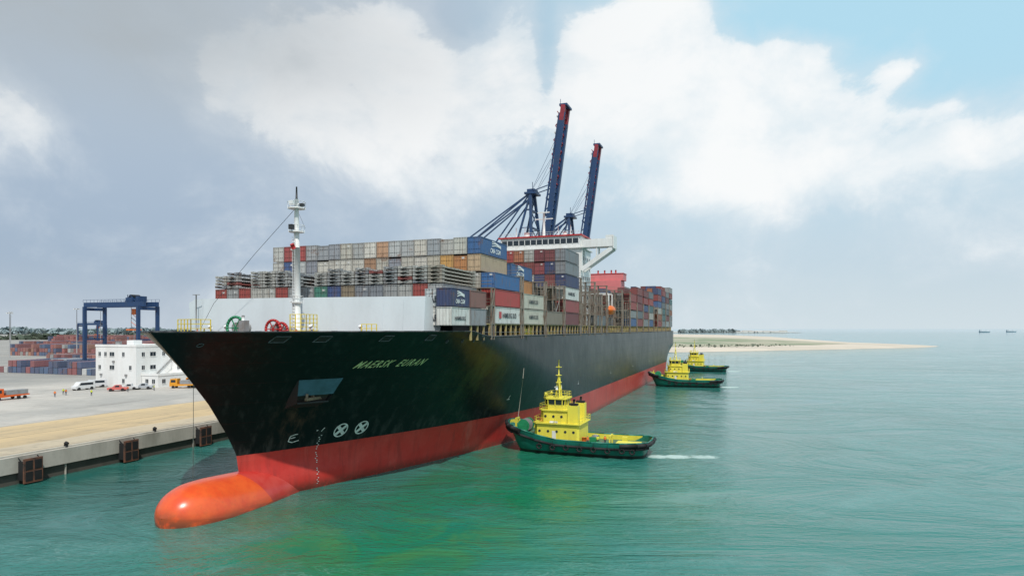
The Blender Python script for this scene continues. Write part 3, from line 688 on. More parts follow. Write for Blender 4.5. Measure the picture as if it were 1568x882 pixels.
def water_mat():
    m,nt,b=newmat('sea_water')
    geo=nt.new('ShaderNodeNewGeometry').outputs['Position']; x,y,z=nt.xyz(geo)
    n=nt.noise(geo,.010,6,.6,1.2); n2=nt.noise(geo,.022,6,.65,1.8,(1,1.8,1)); n3=nt.noise(geo,.10,6,.62,1.4)
    c=nt.mix(nt.sst(n,.35,.63),(.020,.150,.122),(.040,.200,.178))
    c=nt.mix(nt.M('MULTIPLY',nt.sst(n2,.47,.66),.55),c,(.075,.250,.228))
    c=nt.mix(nt.M('MULTIPLY',nt.sst(n3,.45,.72),.40),c,(.016,.125,.095))
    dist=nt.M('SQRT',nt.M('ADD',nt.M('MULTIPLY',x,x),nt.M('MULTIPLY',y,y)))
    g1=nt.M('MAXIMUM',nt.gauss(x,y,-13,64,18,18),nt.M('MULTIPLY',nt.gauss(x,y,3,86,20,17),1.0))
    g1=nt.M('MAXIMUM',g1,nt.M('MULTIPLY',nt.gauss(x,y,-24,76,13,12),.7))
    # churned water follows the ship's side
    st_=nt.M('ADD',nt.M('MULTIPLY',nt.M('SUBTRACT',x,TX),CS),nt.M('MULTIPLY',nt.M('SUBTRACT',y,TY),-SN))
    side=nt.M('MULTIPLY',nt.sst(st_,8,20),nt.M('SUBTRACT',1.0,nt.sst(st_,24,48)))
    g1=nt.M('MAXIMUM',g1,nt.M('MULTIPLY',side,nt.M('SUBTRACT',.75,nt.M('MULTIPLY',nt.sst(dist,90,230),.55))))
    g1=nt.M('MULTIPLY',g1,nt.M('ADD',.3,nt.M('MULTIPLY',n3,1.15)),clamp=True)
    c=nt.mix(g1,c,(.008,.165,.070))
    g2=nt.M('MULTIPLY',nt.gauss(x,y,-12,68,14,8),nt.sst(n3,.42,.62)); c=nt.mix(nt.M('MULTIPLY',g2,.55),c,(.10,.22,.07))
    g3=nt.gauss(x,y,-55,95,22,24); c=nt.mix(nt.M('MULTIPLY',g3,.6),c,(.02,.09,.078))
    c=nt.mix(nt.M('MULTIPLY',nt.sst(dist,150,1300),.75),c,(.070,.235,.25))  # here and next line: distance haze painted into the water colour
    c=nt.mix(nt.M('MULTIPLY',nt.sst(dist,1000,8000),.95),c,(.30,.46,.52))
    fo=nt.noise(geo,.8,7,.72,1.8); fm=None
    T=[(W(46.5,61.5),2.6,2.2,1),(W(49.5,62.5),3.5,2.5,.95),(W(54,64),4.5,3,.75),(W(60,66),6,3.5,.5),(W(31,55.3),9,1.2,.5),(W(31,67.5),9,1.2,.5),(W(53.5,205),6,4,1),(W(60,208),9,5,.6),(W(52,300),7,5,1),(W(24,68),5,3,.4)]
    for p,rx,ry,wt in T:
        gg=nt.M('MULTIPLY',nt.gauss(x,y,p.x,p.y,rx,ry),wt); fm=gg if fm is None else nt.M('MAXIMUM',fm,gg)
    foam=nt.M('MULTIPLY',nt.sst(nt.M('MULTIPLY',fm,nt.M('ADD',fo,.40)),.40,.72),.75)
    stt=nt.noise(geo,.16,7,.72,3.0,(1,1.8,1)); st2=nt.M('ABSOLUTE',nt.M('SUBTRACT',stt,.5))
    swirl_=nt.M('MULTIPLY',nt.M('SUBTRACT',1.0,nt.sst(st2,.0,.014)),nt.M('MULTIPLY',nt.sst(n2,.5,.62),.20))
    foam=nt.M('MAXIMUM',foam,nt.M('MULTIPLY',swirl_,nt.M('SUBTRACT',1.0,nt.sst(dist,150,500))))
    c=nt.mix(foam,c,(.58,.70,.65))
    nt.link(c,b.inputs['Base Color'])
    b.inputs['IOR'].default_value=1.33
    nt.link(nt.M('ADD',.07,nt.M('MULTIPLY',foam,.5)),b.inputs['Roughness'])
    w1=nt.noise(geo,.55,6,.62,.8,(1,1.3,1)); w2=nt.noise(geo,2.4,6,.65,.5); w3=nt.noise(geo,.06,3,.5,.8)
    hgt=nt.M('ADD',nt.M('MULTIPLY',w1,.70),nt.M('ADD',nt.M('MULTIPLY',w2,.28),nt.M('MULTIPLY',w3,.8)))
    amp=nt.M('ADD',.18,nt.M('MULTIPLY',nt.sst(n2,.36,.62),.82))
    bump(nt,b,nt.M('MULTIPLY',hgt,amp),.6,.5)
    return m
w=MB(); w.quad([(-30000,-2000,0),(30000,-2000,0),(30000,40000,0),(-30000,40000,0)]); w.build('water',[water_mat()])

# ---------------------------------------------------------------- sand spit & far coast
def at(px,py,z): 
    d=980*(22.3-z)/(py-503); return (d*(px-784)/980,d,z)
def land_mat(name,c1,c2,c3):
    m,nt,b=newmat(name); geo=nt.new('ShaderNodeNewGeometry').outputs['Position']
    n=nt.noise(geo,.012,6,.6,0,(1,.5,1)); n2=nt.noise(geo,.06,5,.6)
    c=nt.mix(nt.sst(n,.42,.56),c1,c2); c=nt.mix(nt.M('MULTIPLY',nt.sst(n2,.5,.7),.5),c,c3)
    nt.link(c,b.inputs['Base Color']); b.inputs['Roughness'].default_value=.9; return m
SAND=land_mat('beach_sand',(.62,.53,.43),(.55,.47,.38),(.50,.43,.33)); SCR=land_mat('spit_scrub',(.21,.25,.15),(.40,.37,.27),(.17,.21,.12))
sp=MB()
edge=[(960,541),(1035,539.5),(1100,538.5),(1180,537),(1260,535.5),(1330,534),(1400,532.5),(1432,531),(1438,530),(1415,528.5),(1370,526.5),(1300,524),(1240,520),(1180,515.5),(1100,512.5),(1000,511),(900,511)]
o=[at(px,py,.05) for px,py in edge]
inn_=[at(px,py,1.6) for px,py in [(950,539),(1035,535.3),(1100,534.8),(1180,533.5),(1260,532),(1330,530.6),(1385,529.8),(1405,529.3),(1410,529),(1395,528.3),(1360,527),(1300,525),(1240,521.5),(1180,517),(1100,514),(1000,512.5),(900,512.5)]]
n=len(sp.v); sp.v+=o+inn_; N=len(o)
for i in range(N-1): sp.face((n+i,n+i+1,n+N+i+1,n+N+i),0)
sp.face(tuple(n+N+i for i in range(N)),0)
sp.build('sand_spit',[SAND])
sg=MB()
sg.quad([at(px,py,1.75) for px,py in [(980,532),(1060,530.5),(1120,531),(1180,528.5),(1250,528),(1300,526),(1270,524.8),(1230,522.4),(1170,519.5),(1080,516.5),(980,515.5)]]); sg.build('scrub_grass',[SCR])
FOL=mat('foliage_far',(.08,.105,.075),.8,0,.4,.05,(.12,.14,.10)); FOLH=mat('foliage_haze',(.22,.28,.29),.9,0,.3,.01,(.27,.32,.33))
def trees(name,p0,p1,n,hmin,hmax,spread,sz,mt,z0):
    mb=MB()
    for i in range(n):
        f=R(); x=p0[0]+(p1[0]-p0[0])*f; y=p0[1]+(p1[1]-p0[1])*f+(R()-.5)*spread
        hh=(hmin+(hmax-hmin)*(.5+.3*math.sin(f*37)+.2*math.sin(f*101+1)))
        z=z0+hh*math.sqrt(R()); a=sz*(.5+R()); c=Vector((x,y,z))
        d1=Vector((R()-.5,R()-.5,R()-.5)).normalized()*a; d2=Vector((R()-.5,R()-.5,R()-.5)).normalized()*a
        mb.quad([c-d1,c-d2,c+d1,c+d2])
    return mb.build(name,[mt])
trees('distant_trees',(-2400,1900),(-300,2300),5000,5,17,120,9,FOLH,3.9)
trees('distant_trees',(-1200,950),(-420,1150),2000,2,8,60,5,FOL,3.9)
trees('distant_trees',(870,3300),(1230,3500),1800,2,14,90,9,FOLH,0)
trees('scrub_bushes',(180,720),(330,780),160,.3,1.6,70,1.3,FOL,1.6)
fl=MB(); fl.quad([(700,3200,1),(1500,3300,1),(1700,3900,1),(700,4600,1)]); fl.build('far_coast',[land_mat('far_land',(.42,.44,.42),(.50,.47,.42),(.36,.39,.36))])
hs=MB()
for i in range(20):
    x=1120+R()*260; y=3230+R()*60; ww=10+R()*35; hh=3+R()*7; hs.box(x,x+ww,y,y+15,1,1+hh,0,None)
    hs.quad([(x-1,y-1,1+hh),(x+ww+1,y-1,1+hh),(x+ww,y+7,3+hh),(x,y+7,3+hh)],1)
hs.build('coastal_sheds',[mat('shed_wall',(.70,.66,.62),.8),mat('shed_roof',(.62,.55,.5),.8)])
for px,d in ((1507,3600),(1548,3900)):
    v=MB(); L=60
    v.grid([[(-L/2,0,0),(-L/2,0,5)],[(-L/2+3,-5,0),(-L/2,-6,5)],[(L/2-12,-5,0),(L/2-12,-6,5)],[(L/2,0,0),(L/2+6,0,7)]],0)
    v.box(-L/2+4,-L/2+14,-4,4,5,14,1); v.box(-L/2+16,L/2-14,-4,4,5,6.5,0); v.cyl((10,0,6),(10,0,16),.6,None,6,1)
    v.build('cargo_ship',[mat('far_hull',(.2,.3,.36),.6),mat('far_white',(.5,.55,.6),.6)],None,((px-784)/980*d,d,0))

# ---------------------------------------------------------------- ship to shore cranes
BRED=mat('boom_red',(.30,.03,.045),.5,0,.3,.3)
def sts(s_):
    p=W(0,s_); e=empty('ship_to_shore_crane',(p.x,p.y,0),-TH)
    c=MB(); z0=QZ; gz=55
    for t in (-40.5,-70):
        for y in (-9,9):
            c.beam((t,y,z0+2),(t,y,gz),1.6,1.6,0)
            for k in (-3,-1,1,3): c.cyl((t-.3,y+k,z0+.7),(t+.3,y+k,z0+.7),.6,None,10,2)
            c.box(t-.8,t+.8,y-4,y+4,z0+1.0,z0+2.2,0)
        c.beam((t,-9,z0+16),(t,9,z0+16),1.3,1.6,0); c.beam((t,-9,gz-1),(t,9,gz-1),1.3,1.8,0)
    for y in (-9,9):
        c.beam((-40.5,y,z0+16),(-70,y,z0+16),1.2,1.6,0); c.beam((-40.5,y,z0+17),(-70,y,gz-2),.9,.9,0); c.beam((-40.5,y,gz-1),(-70,y,gz-1),1,1.4,0)
    B0=Vector((-36,0,gz+1.5)); B1=Vector((-25.5,0,133)); D=B1-B0
    for y in (-3.6,3.6):
        c.beam((-36.5,y,gz+1.2),(-98,y,gz+1.2),1.1,2.2,0)
        Y=Vector((0,y,0)); b0=B0+Y; b1=B1+Y; d=D
        c.beam(b0,b0+d*.90,2.3,2.3,0); c.beam(b0+d*.90,b1,2.2,2.2,1)
        o_=Vector((-2.8,0,.4)); c.beam(b0+o_+d*.03,b1+o_*.6-d*.05,.7,.7,0)
        N=20
        for i in range(N):
            a=b0+d*(.04+i*.046); bb=b0+d*(.04+(i+1)*.046); mm=0 if i<10 else 1
            if i%2: c.beam(a,bb+o_,.4,.4,mm)
            else: c.beam(a+o_,bb,.4,.4,mm)
    N=18
    for i in range(N+1):
        f=.03+i*.053; a=B0+D*f+Vector((0,-3.6,0)); bb=a+Vector((0,7.2,0)); m=0 if f<.5 else 1
        c.beam(a,bb,.8,.9,m)
        if i%2: c.beam(a+Vector((-2.8,0,.4)),bb+Vector((-2.8,0,.4)),.5,.7,3 if f>.45 else 0)
        if i<N: a2=a+D*.053; c.beam(a,a2+Vector((0,7.2,0)),.45,.45,m)
    a=B0+Vector((1.5,-4.6,0)); c.beam(a+D*.04,a+D*.95,.5,.15,0)
    for i in range(24): q_=a+D*(.05+i*.038); c.beam(q_,q_+Vector((1.0,0,.1)),.1,.1,1 if i>10 else 0)
    c.box(-27.5,-23.5,-4.6,4.6,132.6,133.6,0); c.beam((-27,-4,133),(-27,-4,136),.2,.2,0)
    ap=Vector((-43,0,91))
    for y in (-1,1):
        a=ap+Vector((0,y*3.2,0)); c.beam((-40.5,y*9,gz),a,1.3,1.3,0); c.beam((-52,y*7,gz),a,.9,.9,0)
        for t2,z2 in ((-97,gz+2),(-90,gz+2),(-70,gz+1)): c.beam(a,(t2,y*3.6,z2),.6,.6,0)
        bq=B0.lerp(B1,.5)+Vector((0,y*3.6,0)); c.beam(a+Vector((0,0,.5)),bq,.4,.4,0)
        c.beam(a,B0.lerp(B1,.85)+Vector((0,y*3.6,0)),.12,.12,0); c.beam(a,B0.lerp(B1,.66)+Vector((-3,y*3.6,0)),.12,.12,0)
    for z in (64,73,82):
        f=(z-gz)/(91-gz); yy=9-5.8*f; t=-40.5-2.5*f; c.beam((t,-yy,z),(t,yy,z),.8,.8,0)
        f2=(z+9-gz)/(91-gz); yy2=9-5.8*min(1,f2); c.beam((t,-yy,z),(-40.5-2.5*min(1,f2),yy2,min(91,z+9)),.4,.4,0); c.beam((t,yy,z),(-40.5-2.5*min(1,f2),-yy2,min(91,z+9)),.4,.4,0)
        tb=-52+9*f; c.beam((t,-yy,z),(tb,-yy,z),.35,.35,0); c.beam((t,yy,z),(tb,yy,z),.35,.35,0)
        c.box(t-2.2,t-.4,-yy-.3,yy+.3,z+.41,z+.55,0)
    c.box(-46,-40,-4.4,4.4,90.3,91.3,0); c.box(-45,-41,-3,3,91.3,93,0); c.cyl((-43,0,93),(-43,0,97),.15,None,6,0)
    c.box(-88,-72,-4.5,4.5,gz+2.4,gz+7.5,3); c.box(-60,-56,-1.5,1.5,gz-4,gz-.8,3)
    c.build('crane_frame',[BLUE,BRED,BLACK,WHITE],e)
sts(258); sts(331)

def rtg(loc,span,h,name='yard_gantry_crane'):
    e=empty(name,loc,-TH); c=MB(); hs_=span/2
    for x in (-hs_,hs_):
        for y in (-4.5,4.5): 
            c.beam((x,y,1.6),(x,y,h),1.15,1.15,0)
            for k in (-1.2,1.2): c.cyl((x-.35,y+k,.8),(x+.35,y+k,.8),.8,None,12,1)
        c.box(x-.7,x+.7,-6.5,6.5,1.5,2.6,0); c.beam((x,-4.5,h-1),(x,4.5,h-1),.9,1.2,0); c.beam((x,-4.5,h*.5),(x,4.5,h*.5),.5,.6,0)
    for y in (-3,3):
        c.beam((-hs_-2,y,h+.8),(hs_+2,y,h+.8),1.1,2.0,0)
        for k in range(17): c.beam((-hs_-2+k*(span+4)/16,y*1.25,h+1.8),(-hs_-2+k*(span+4)/16,y*1.25,h+2.9),.08,.08,0)
        c.beam((-hs_-2,y*1.25,h+2.9),(hs_+2,y*1.25,h+2.9),.1,.1,0)
    c.box(6,10,-2.6,2.6,h+1.9,h+3.6,0); c.cyl((8,-2,h+3.9),(8,2,h+3.9),1,None,12,1); c.box(11,12.5,-2,2,h+1.9,h+4.2,0); c.cyl((4,0,h+2),(4,0,h+5),.15,None,6,0); c.box(7.5,9.5,-1,1,h-3.4,h-1,3)
    c.beam((5,-2,h+2),(8,-2,h+4.6),.25,.25,0); c.beam((11,-2,h+2),(8,-2,h+4.6),.25,.25,0)
    c.box(-hs_-1.2,-hs_+1.2,-2,2,2.6,5,0)
    for a_,b_ in ((6,7),(9,8)): c.beam((a_,0,h),(a_,0,h-9),.12,.12,1)
    for k in range(5): c.beam((6,0,h-1-k*1.8),(9,0,h-2.8-k*1.8),.15,.15,3 if k%2 else 0)
    c.box(4.5,10.5,-1.2,1.2,h-10,h-9.4,3)
    c.build('gantry_frame',[BLUE,BLACK,WHITE,ORNG],e)
rtg((-165,270,QZ),31,27.6); 
rtg((-420,640,QZ),28,22)

def office():
    p=W(-118.5,94.4); e=empty('office_building',(p.x,p.y,QZ),-TH); b=MB()
    def block(x0,x1,y0,y1,z1,fl,wx,wy,par=.7):
        b.box(x0,x1,y0,y1,0,z1,0); b.box(x0-.15,x1+.15,y0-.15,y1+.15,z1,z1+.18,0)
        b.box(x0-.1,x1+.1,y0-.1,y0+.15,z1+.18,z1+par,0); b.box(x1-.15,x1+.1,y0+.15,y1+.1,z1+.18,z1+par,0); b.box(x0-.1,x1-.15,y1-.15,y1+.1,z1+.18,z1+par,0)
        for k in range(fl):
            z=1.2+k*(z1/fl)
            for (c,w_,kk) in wx:
                if k not in kk: continue
                b.box(c-w_,c+w_,y0-.04,y0+.02,z,z+1.3,1); b.box(c-w_-.1,c+w_+.1,y0-.16,y0,z-.12,z-.0,0); b.box(c-.03,c+.03,y0-.07,y0-.04,z,z+1.3,0)
            for (c,w_,kk) in wy:
                if k not in kk: continue
                c+=y0; b.box(x1-.02,x1+.04,c-w_,c+w_,z,z+1.3,1); b.box(x1,x1+.16,c-w_-.1,c+w_+.1,z-.12,z,0); b.box(x1+.04,x1+.07,c-.03,c+.03,z,z+1.3,0)
    A3=(0,1,2)
    block(-17.8,0,0,13,12.6,3,[(-16,.5,(1,2)),(-13.4,.5,(2,)),(-10.5,1.0,(1,2)),(-5.5,.5,(0,2)),(-2.5,.5,(1,))],[(2.5,.5,A3),(6,1.0,(1,2)),(10,.5,(0,2))])
    block(-4,5.5,13.1,25,11.4,3,[(3,.5,(1,2))],[(2,.8,(1,2)),(5.5,.8,(0,1,2)),(9.5,.8,(1,2))]); block(.1,7,2,13,3.6,1,[(2.2,.6,(0,)),(5,.6,(0,))],[(2,.6,(0,)),(6,.6,(0,))]); block(5.6,10,14,24,4.4,1,[(7.5,.7,(0,))],[(3,.7,(0,)),(7,.7,(0,))])
    b.box(-9,-6,4,7,13,14.6,0); b.cyl((-14,5,12.8),(-14,5,14.2),.9,None,12,2); b.cyl((-12,9,12.8),(-12,9,19),.07,None,5,2)
    b.beam((.12,7,3.6),(.12,12.8,8.4),.3,.25,2); b.beam((.9,7,3.6),(.9,12.8,8.4),.1,.1,2)
    for i in range(3): b.box(-15.5+i*5.5,-14.8+i*5.5,-.45,-.0,3.4+(i%2)*4.2,4.0+(i%2)*4.2,2)
    b.build('walls_and_windows',[mat('building_white',(.80,.80,.79),.8,0,.18,.22,(.56,.53,.48),True),GLASS,GREY],e)
office()

ym=MB()
YC=[(.34,.06,.045),(.26,.045,.04),(.38,.11,.07),(.30,.08,.05),(.04,.07,.17),(.04,.11,.25),(.4,.4,.38),(.40,.16,.08),(.28,.06,.055)]
def yblock(t0,t1,sa,sb,hmin,hmax,pal):
    s=sa
    while s<sb:
        t=t0
        while t<t1:
            if R()<.9:
                n=random.randint(hmin,hmax)
                for k in range(n): 
                    c=random.choice(pal); q=.8+.4*R(); container(ym,t,s,QZ+k*2.62,12.19,tuple(x*q for x in c),2.58,0)
            t+=2.75
        s+=13
yblock(-235,-165,125,150,1,2,[(.03,.06,.17),(.02,.04,.12),(.6,.6,.58),(.03,.1,.23),(.03,.08,.2),(.3,.05,.05)])
yblock(-280,-170,172,210,1,2,YC)
yblock(-420,-150,240,275,1,3,YC)
yblock(-520,-160,310,345,2,3,YC[:5]); yblock(-620,-170,400,425,2,4,YC[:5]); yblock(-760,-200,500,526,2,4,YC[:5])
yblock(-135,-110,130,170,1,2,YC[:4])
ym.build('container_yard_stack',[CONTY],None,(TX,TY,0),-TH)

for x,y,hh in ((-255,375,30),(-310,395,28),(-360,560,34),(-470,600,34),(-650,830,34)):
    l=MB(); l.cyl((0,0,0),(0,0,hh),.3,.13,8,0); l.ring((0,0,hh),(0,0,1),1.4,.12,10,0)
    for i in range(6): an=i*math.pi/3; l.box(1.4*math.cos(an)-.35,1.4*math.cos(an)+.35,1.4*math.sin(an)-.35,1.4*math.sin(an)+.35,hh-.5,hh-.05,1)
    l.build('light_mast',[GREY,WHITE],None,(x,y,QZ))
for t,s,w_,l_,hh in ((-330,640,60,30,10),(-480,700,80,30,11),(-250,560,40,25,9)):
    l=MB(); l.box(0,w_,0,l_,0,hh,0); l.quad([(-1,-1,hh),(w_+1,-1,hh),(w_+1,l_/2,hh+4),(-1,l_/2,hh+4)],1); l.quad([(-1,l_+1,hh),(-1,l_/2,hh+4),(w_+1,l_/2,hh+4),(w_+1,l_+1,hh)],1)
    for i in range(int(w_/10)): l.box(3+i*10,8+i*10,-.1,0,0,5,2)
    p=W(t,s); l.build('warehouse',[WHITE,GREY,DARK],None,(p.x,p.y,QZ),-TH)

def vehicle(name,px,py,rot,kind,col):
    p=at(px,py,QZ); b=MB(); 
    if kind=='pickup': L,Wd=5.2,1.9; prof=[(0,.45),(0,1.05),(1.3,1.15),(2.0,1.85),(3.3,1.85),(3.5,1.15),(5.2,1.1),(5.2,.45)]
    elif kind=='van': L,Wd=6,2.1; prof=[(0,.45),(0,1.2),(.7,1.4),(1.5,2.4),(6,2.45),(6,.45)]
    else: L,Wd=8.5,2.5; prof=[(0,.6),(0,1.6),(.25,2.9),(2.3,2.95),(2.3,1.25),(8.5,1.25),(8.5,.95),(2.3,.7)]
    n=len(b.v); k=len(prof)
    b.v+=[(x,-Wd/2,z) for x,z in prof]+[(x,Wd/2,z) for x,z in prof]
    for i in range(k): j=(i+1)%k; b.face((n+i,n+k+i,n+k+j,n+j),0)
    b.face(tuple(n+i for i in range(k)),0); b.face(tuple(n+k+i for i in reversed(range(k))),0)
    for x in ((1,L-1.1) if kind!='truck' else (1.1,5.8,7.3)):
        for y in (-Wd/2,Wd/2): b.cyl((x,y-.13,.42),(x,y+.13,.42),.42,None,14,2)
    for sd in (-1,1):
        if kind=='pickup': b.quad([(2.0,sd*(Wd/2+.01),1.2),(3.25,sd*(Wd/2+.01),1.2),(3.2,sd*(Wd/2+.01),1.75),(2.25,sd*(Wd/2+.01),1.75)],1)
        elif kind=='van': b.quad([(1.2,sd*(Wd/2+.01),1.45),(5.4,sd*(Wd/2+.01),1.45),(5.4,sd*(Wd/2+.01),2.15),(1.6,sd*(Wd/2+.01),2.15)],1)
        else: b.quad([(.4,sd*(Wd/2+.01),1.8),(1.8,sd*(Wd/2+.01),1.8),(1.8,sd*(Wd/2+.01),2.6),(.45,sd*(Wd/2+.01),2.6)],1)
    if kind=='truck': b.box(3,8.2,-1.15,1.15,1.26,2.4,3); b.box(-.02,.0,-1,1,.7,1.0,3)
    if kind=='van': b.quad([(.73,-.95,1.43),(1.47,-.95,2.35),(1.47,.95,2.35),(.73,.95,1.43)][::-1],1)
    b.build(name,[mat('veh_'+name+str(col),col,.3,0,.1),GLASS,BLACK,GREY],None,p,rot,bevel=.05)
vehicle('pickup_truck',165,599,.3,'pickup',(.6,.14,.12)); vehicle('van',112,598,1.2,'van',(.7,.7,.7)); vehicle('pickup_truck',183,597,.3,'pickup',(.6,.6,.6))
vehicle('flatbed_truck',-14,614,1.2,'truck',(.7,.12,.02)); vehicle('flatbed_truck',262,594,.1,'truck',(.7,.3,.02)); vehicle('flatbed_truck',286,592,.1,'truck',(.7,.25,.02)); vehicle('van',128,594,.8,'van',(.6,.6,.62)); vehicle('pickup_truck',206,596,.2,'pickup',(.4,.42,.45))

SK=mat('skin',(.25,.13,.08),.6); HV=mat('hi_vis_orange',(.8,.2,.03),.7); NV=mat('work_trousers',(.03,.04,.08),.8); HW=mat('hard_hat',(.7,.7,.65),.4); HVY=mat('hi_vis_yellow',(.65,.7,.05),.7)
def person_mesh(vest):
    J={'pel':(0,0,.95,.15),'sp':(0,0,1.2,.15),'ch':(0,0,1.4,.17),'nk':(0,0,1.52,.07),'hd':(0,-.02,1.66,.105),'ht':(0,-.01,1.76,.095),
       'hl':(.1,0,.9,.1),'kl':(.12,-.06,.5,.075),'al':(.13,.04,.1,.05),'fl':(.14,-.12,.04,.045),'hr':(-.1,0,.9,.1),'kr':(-.11,.0,.5,.075),'ar':(-.12,.06,.1,.05),'fr':(-.13,-.1,.04,.045),
       'sl':(.2,0,1.43,.075),'el':(.27,.02,1.15,.055),'wl':(.27,-.14,.95,.04),'dl':(.27,-.2,.88,.035),'sr':(-.2,0,1.43,.075),'er':(-.27,.02,1.15,.055),'wr':(-.28,-.06,.9,.04),'dr':(-.28,-.09,.82,.035)}
    E=[('pel','sp'),('sp','ch'),('ch','nk'),('nk','hd'),('hd','ht'),('pel','hl'),('hl','kl'),('kl','al'),('al','fl'),('pel','hr'),('hr','kr'),('kr','ar'),('ar','fr'),('ch','sl'),('sl','el'),('el','wl'),('wl','dl'),('ch','sr'),('sr','er'),('er','wr'),('wr','dr')]
    K=list(J); me=bpy.data.meshes.new('person'); me.from_pydata([J[k][:3] for k in K],[(K.index(a),K.index(b)) for a,b in E],[])
    o=bpy.data.objects.new('tmp',me); sc.collection.objects.link(o)
    o.modifiers.new('s','SKIN'); 
    bpy.context.view_layer.objects.active=o
    if not me.skin_vertices:
        bpy.ops.mesh.customdata_skin_add()
    for i,k in enumerate(K): me.skin_vertices[0].data[i].radius=(J[k][3],J[k][3]*.85); me.skin_vertices[0].data[i].use_root=(i==0)
    ss_=o.modifiers.new('b','SUBSURF'); ss_.levels=1
    dg=bpy.context.evaluated_depsgraph_get(); m2=bpy.data.meshes.new_from_object(o.evaluated_get(dg)); bpy.data.objects.remove(o)
    for m in (SK,vest,NV,HW,BLACK): m2.materials.append(m)
    for p in m2.polygons:
        z=p.center.z; x=abs(p.center.x); p.use_smooth=True
        p.material_index=3 if z>1.71 else 0 if z>1.5 or (x>.22 and z<.98) else 1 if z>1.0 or x>.23 else 2 if z>.12 else 4
    return m2
try:
    PM=[person_mesh(HV),person_mesh(HVY)]
    def person(loc,rot,k=0):
        o=bpy.data.objects.new('person',PM[k]); sc.collection.objects.link(o); o.location=loc; o.rotation_euler=(0,0,rot)
    for px,py,k in ((84,608,0),(97,604,1),(101,605,0),(196,600,0),(236,598,1),(140,606,1)): person(at(px,py,QZ),R()*6,k)
    for t,s,z,k in ((34.6,58.7,1.65,0),(36.2,59.6,1.65,1),(37.4,60.1,1.65,0),(23.4,63.5,3.4,0)): person(W(t,s,z),R()*6,k)
    for t,s,k in ((4,19,0),(-7,14,1),(-13.5,19,0)): person(W(t,s,20.55),R()*6,k)
except Exception as ex:
    print('person fail',ex)

# ---------------------------------------------------------------- sky
wd=bpy.data.worlds.new('World'); sc.world=wd; wd.use_nodes=True
nt=NT(wd.node_tree); bg=wd.node_tree.nodes['Background']
SE=math.radians(54); SAZ=math.radians(168)
sky=nt.new('ShaderNodeTexSky'); sky.sky_type='NISHITA'; sky.sun_disc=False; sky.sun_elevation=SE; sky.sun_rotation=SAZ; sky.dust_density=2.5; sky.air_density=1.0
gc=nt.new('ShaderNodeTexCoord').outputs['Generated']; x,y,z=nt.xyz(gc)
az=nt.M('ARCTAN2',x,y); el=nt.M('ARCSINE',z)
def AE(px,py): 
    a=math.atan((px-784)/980); return a, math.atan((503-py)/980*math.cos(a))
lowL=(3.9,4.9,6.2); lowR=(6.0,7.3,8.2); topR=(4.9,7.8,9.3); topL=(4.9,5.9,7.0)
fa=nt.sst(az,-.5,.4)
low=nt.mix(fa,lowL,lowR); top=nt.mix(nt.sst(az,-.2,.3),topL,topR)
base=nt.mix(nt.sst(el,.08,.36),low,top)
base=nt.mix(.12,base,sky.outputs[0])
base=nt.mix(nt.M('MULTIPLY',nt.M('SUBTRACT',1.0,nt.sst(el,-.01,.10)),.75),base,nt.mix(fa,(5.6,6.3,7.0),(6.7,7.6,8.0)))
nA=nt.noise(gc,4.2,10,.60,.45,(1,1,1.35)); nB=nt.noise(gc,13,8,.62,.35,(1,1,1.25)); nC=nt.noise(gc,1.9,5,.5,.2,(1,1,2.2)); nD=nt.noise(gc,6,9,.58,.3,(1,1,1.3))
blobs=[(455,150,170,85,.8),(590,200,150,95,.85),(610,90,95,80,.85),(765,120,70,95,1.0),(960,60,115,75,1.0),(1040,40,60,60,.7),(930,160,90,80,.8),(1080,190,120,90,.8),(1230,160,110,70,.75),(1270,240,200,60,.6),(1150,290,160,45,.45),(670,290,120,45,.45),(1500,215,110,35,.55),(1380,105,35,20,.75),(1435,165,50,16,.5),(30,190,80,55,.6),(1190,95,70,40,.6)]
dsum=None
for px,py,rx,ry,wt in blobs:
    a,e=AE(px,py); gg=nt.M('MULTIPLY',nt.gauss(az,el,a,e,rx/980*.95,ry/980*.95),wt); dsum=gg if dsum is None else nt.M('ADD',dsum,gg)
dsum=nt.M('MINIMUM',dsum,1.0)
for px,py,rx,ry,wt in ((705,35,45,38,.9),(838,75,16,55,.6),(1250,20,120,30,.7),(1480,60,100,50,.6)):
    a,e=AE(px,py); dsum=nt.M('SUBTRACT',dsum,nt.M('MULTIPLY',nt.gauss(az,el,a,e,rx/980,ry/980),wt))
gen=nt.M('MULTIPLY',nt.sst(nC,.45,.7),nt.M('MULTIPLY',nt.sst(nt.M('ABSOLUTE',az),.8,1.2),nt.sst(el,.02,.3)))
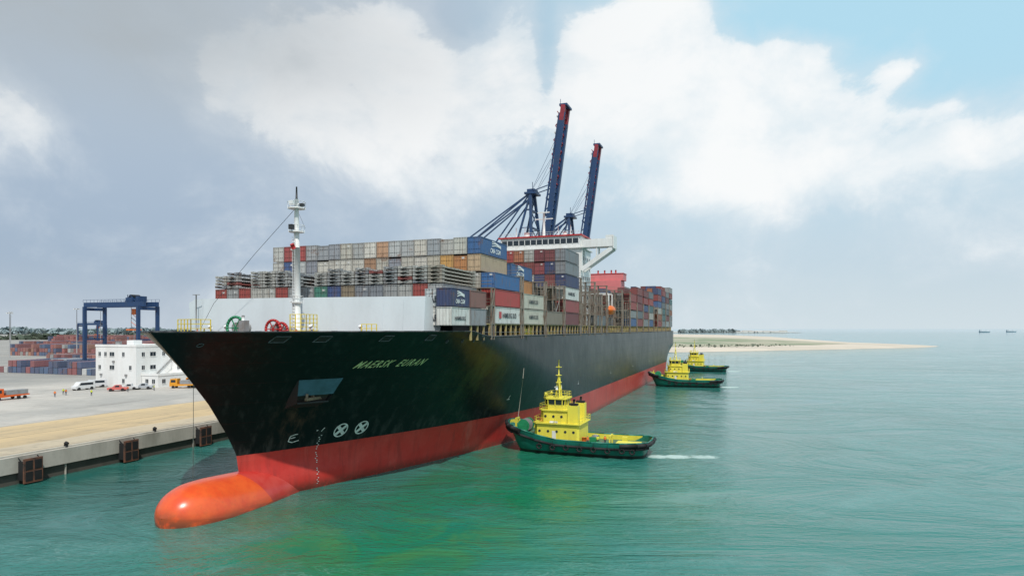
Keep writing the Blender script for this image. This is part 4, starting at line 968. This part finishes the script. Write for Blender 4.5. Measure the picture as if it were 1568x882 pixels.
dsum=nt.M('ADD',dsum,nt.M('MULTIPLY',gen,.8))
den=nt.M('ADD',dsum,nt.M('ADD',nt.M('MULTIPLY',nt.M('SUBTRACT',nA,.5),2.3),nt.M('MULTIPLY',nt.M('SUBTRACT',nB,.5),.9)))
# crisp towers on top, bases dissolving into haze
up=nt.sst(el,.16,.34)
crisp=nt.sst(den,.40,.66); soft_=nt.sst(den,.15,.95)
mask=nt.M('MULTIPLY',nt.M('ADD',nt.M('MULTIPLY',crisp,up),nt.M('MULTIPLY',soft_,nt.M('SUBTRACT',1.0,up))),.93)
soft=nt.M('MULTIPLY',nt.sst(den,-.2,.7),.5)
shade=nt.sst(nt.M('ADD',nt.M('MULTIPLY',den,.8),nt.M('MULTIPLY',nt.M('SUBTRACT',nD,.5),2.6)),.05,1.05)
cc=nt.mix(shade,nt.mix(fa,(7.1,7.7,8.2),(7.6,8.5,9.0)),(9.7,9.8,9.8))
c=nt.mix(soft,base,(7.4,8.0,8.5)); c=nt.mix(mask,c,cc)
a,e=AE(140,0); gv=nt.gauss(az,el,a,e,.42,.12); c=nt.mix(nt.M('MULTIPLY',nt.M('MULTIPLY',gv,nt.M('ADD',.3,nt.M('MULTIPLY',nD,1.3))),.95,clamp=True),c,(4.3,4.8,5.2))
nt.link(c,bg.inputs[0]); bg.inputs[1].default_value=.1
sl=bpy.data.lights.new('sun','SUN'); sl.energy=3.2; sl.angle=math.radians(.8); sl.color=(1,.95,.88)
so=bpy.data.objects.new('sun',sl); sc.collection.objects.link(so)
dirv=Vector((math.sin(SAZ)*math.cos(SE),math.cos(SAZ)*math.cos(SE),math.sin(SE)))
so.rotation_euler=dirv.to_track_quat('Z','Y').to_euler()
# ---------------------------------------------------------------- camera
cd=bpy.data.cameras.new('camera'); cam=bpy.data.objects.new('camera',cd); sc.collection.objects.link(cam)
cam.location=(0,0,22.3); cam.rotation_euler=(math.radians(90),0,0)
cd.sensor_width=36; cd.lens=980/1568*36; cd.shift_y=62/1568; cd.clip_start=.5; cd.clip_end=60000
sc.camera=cam
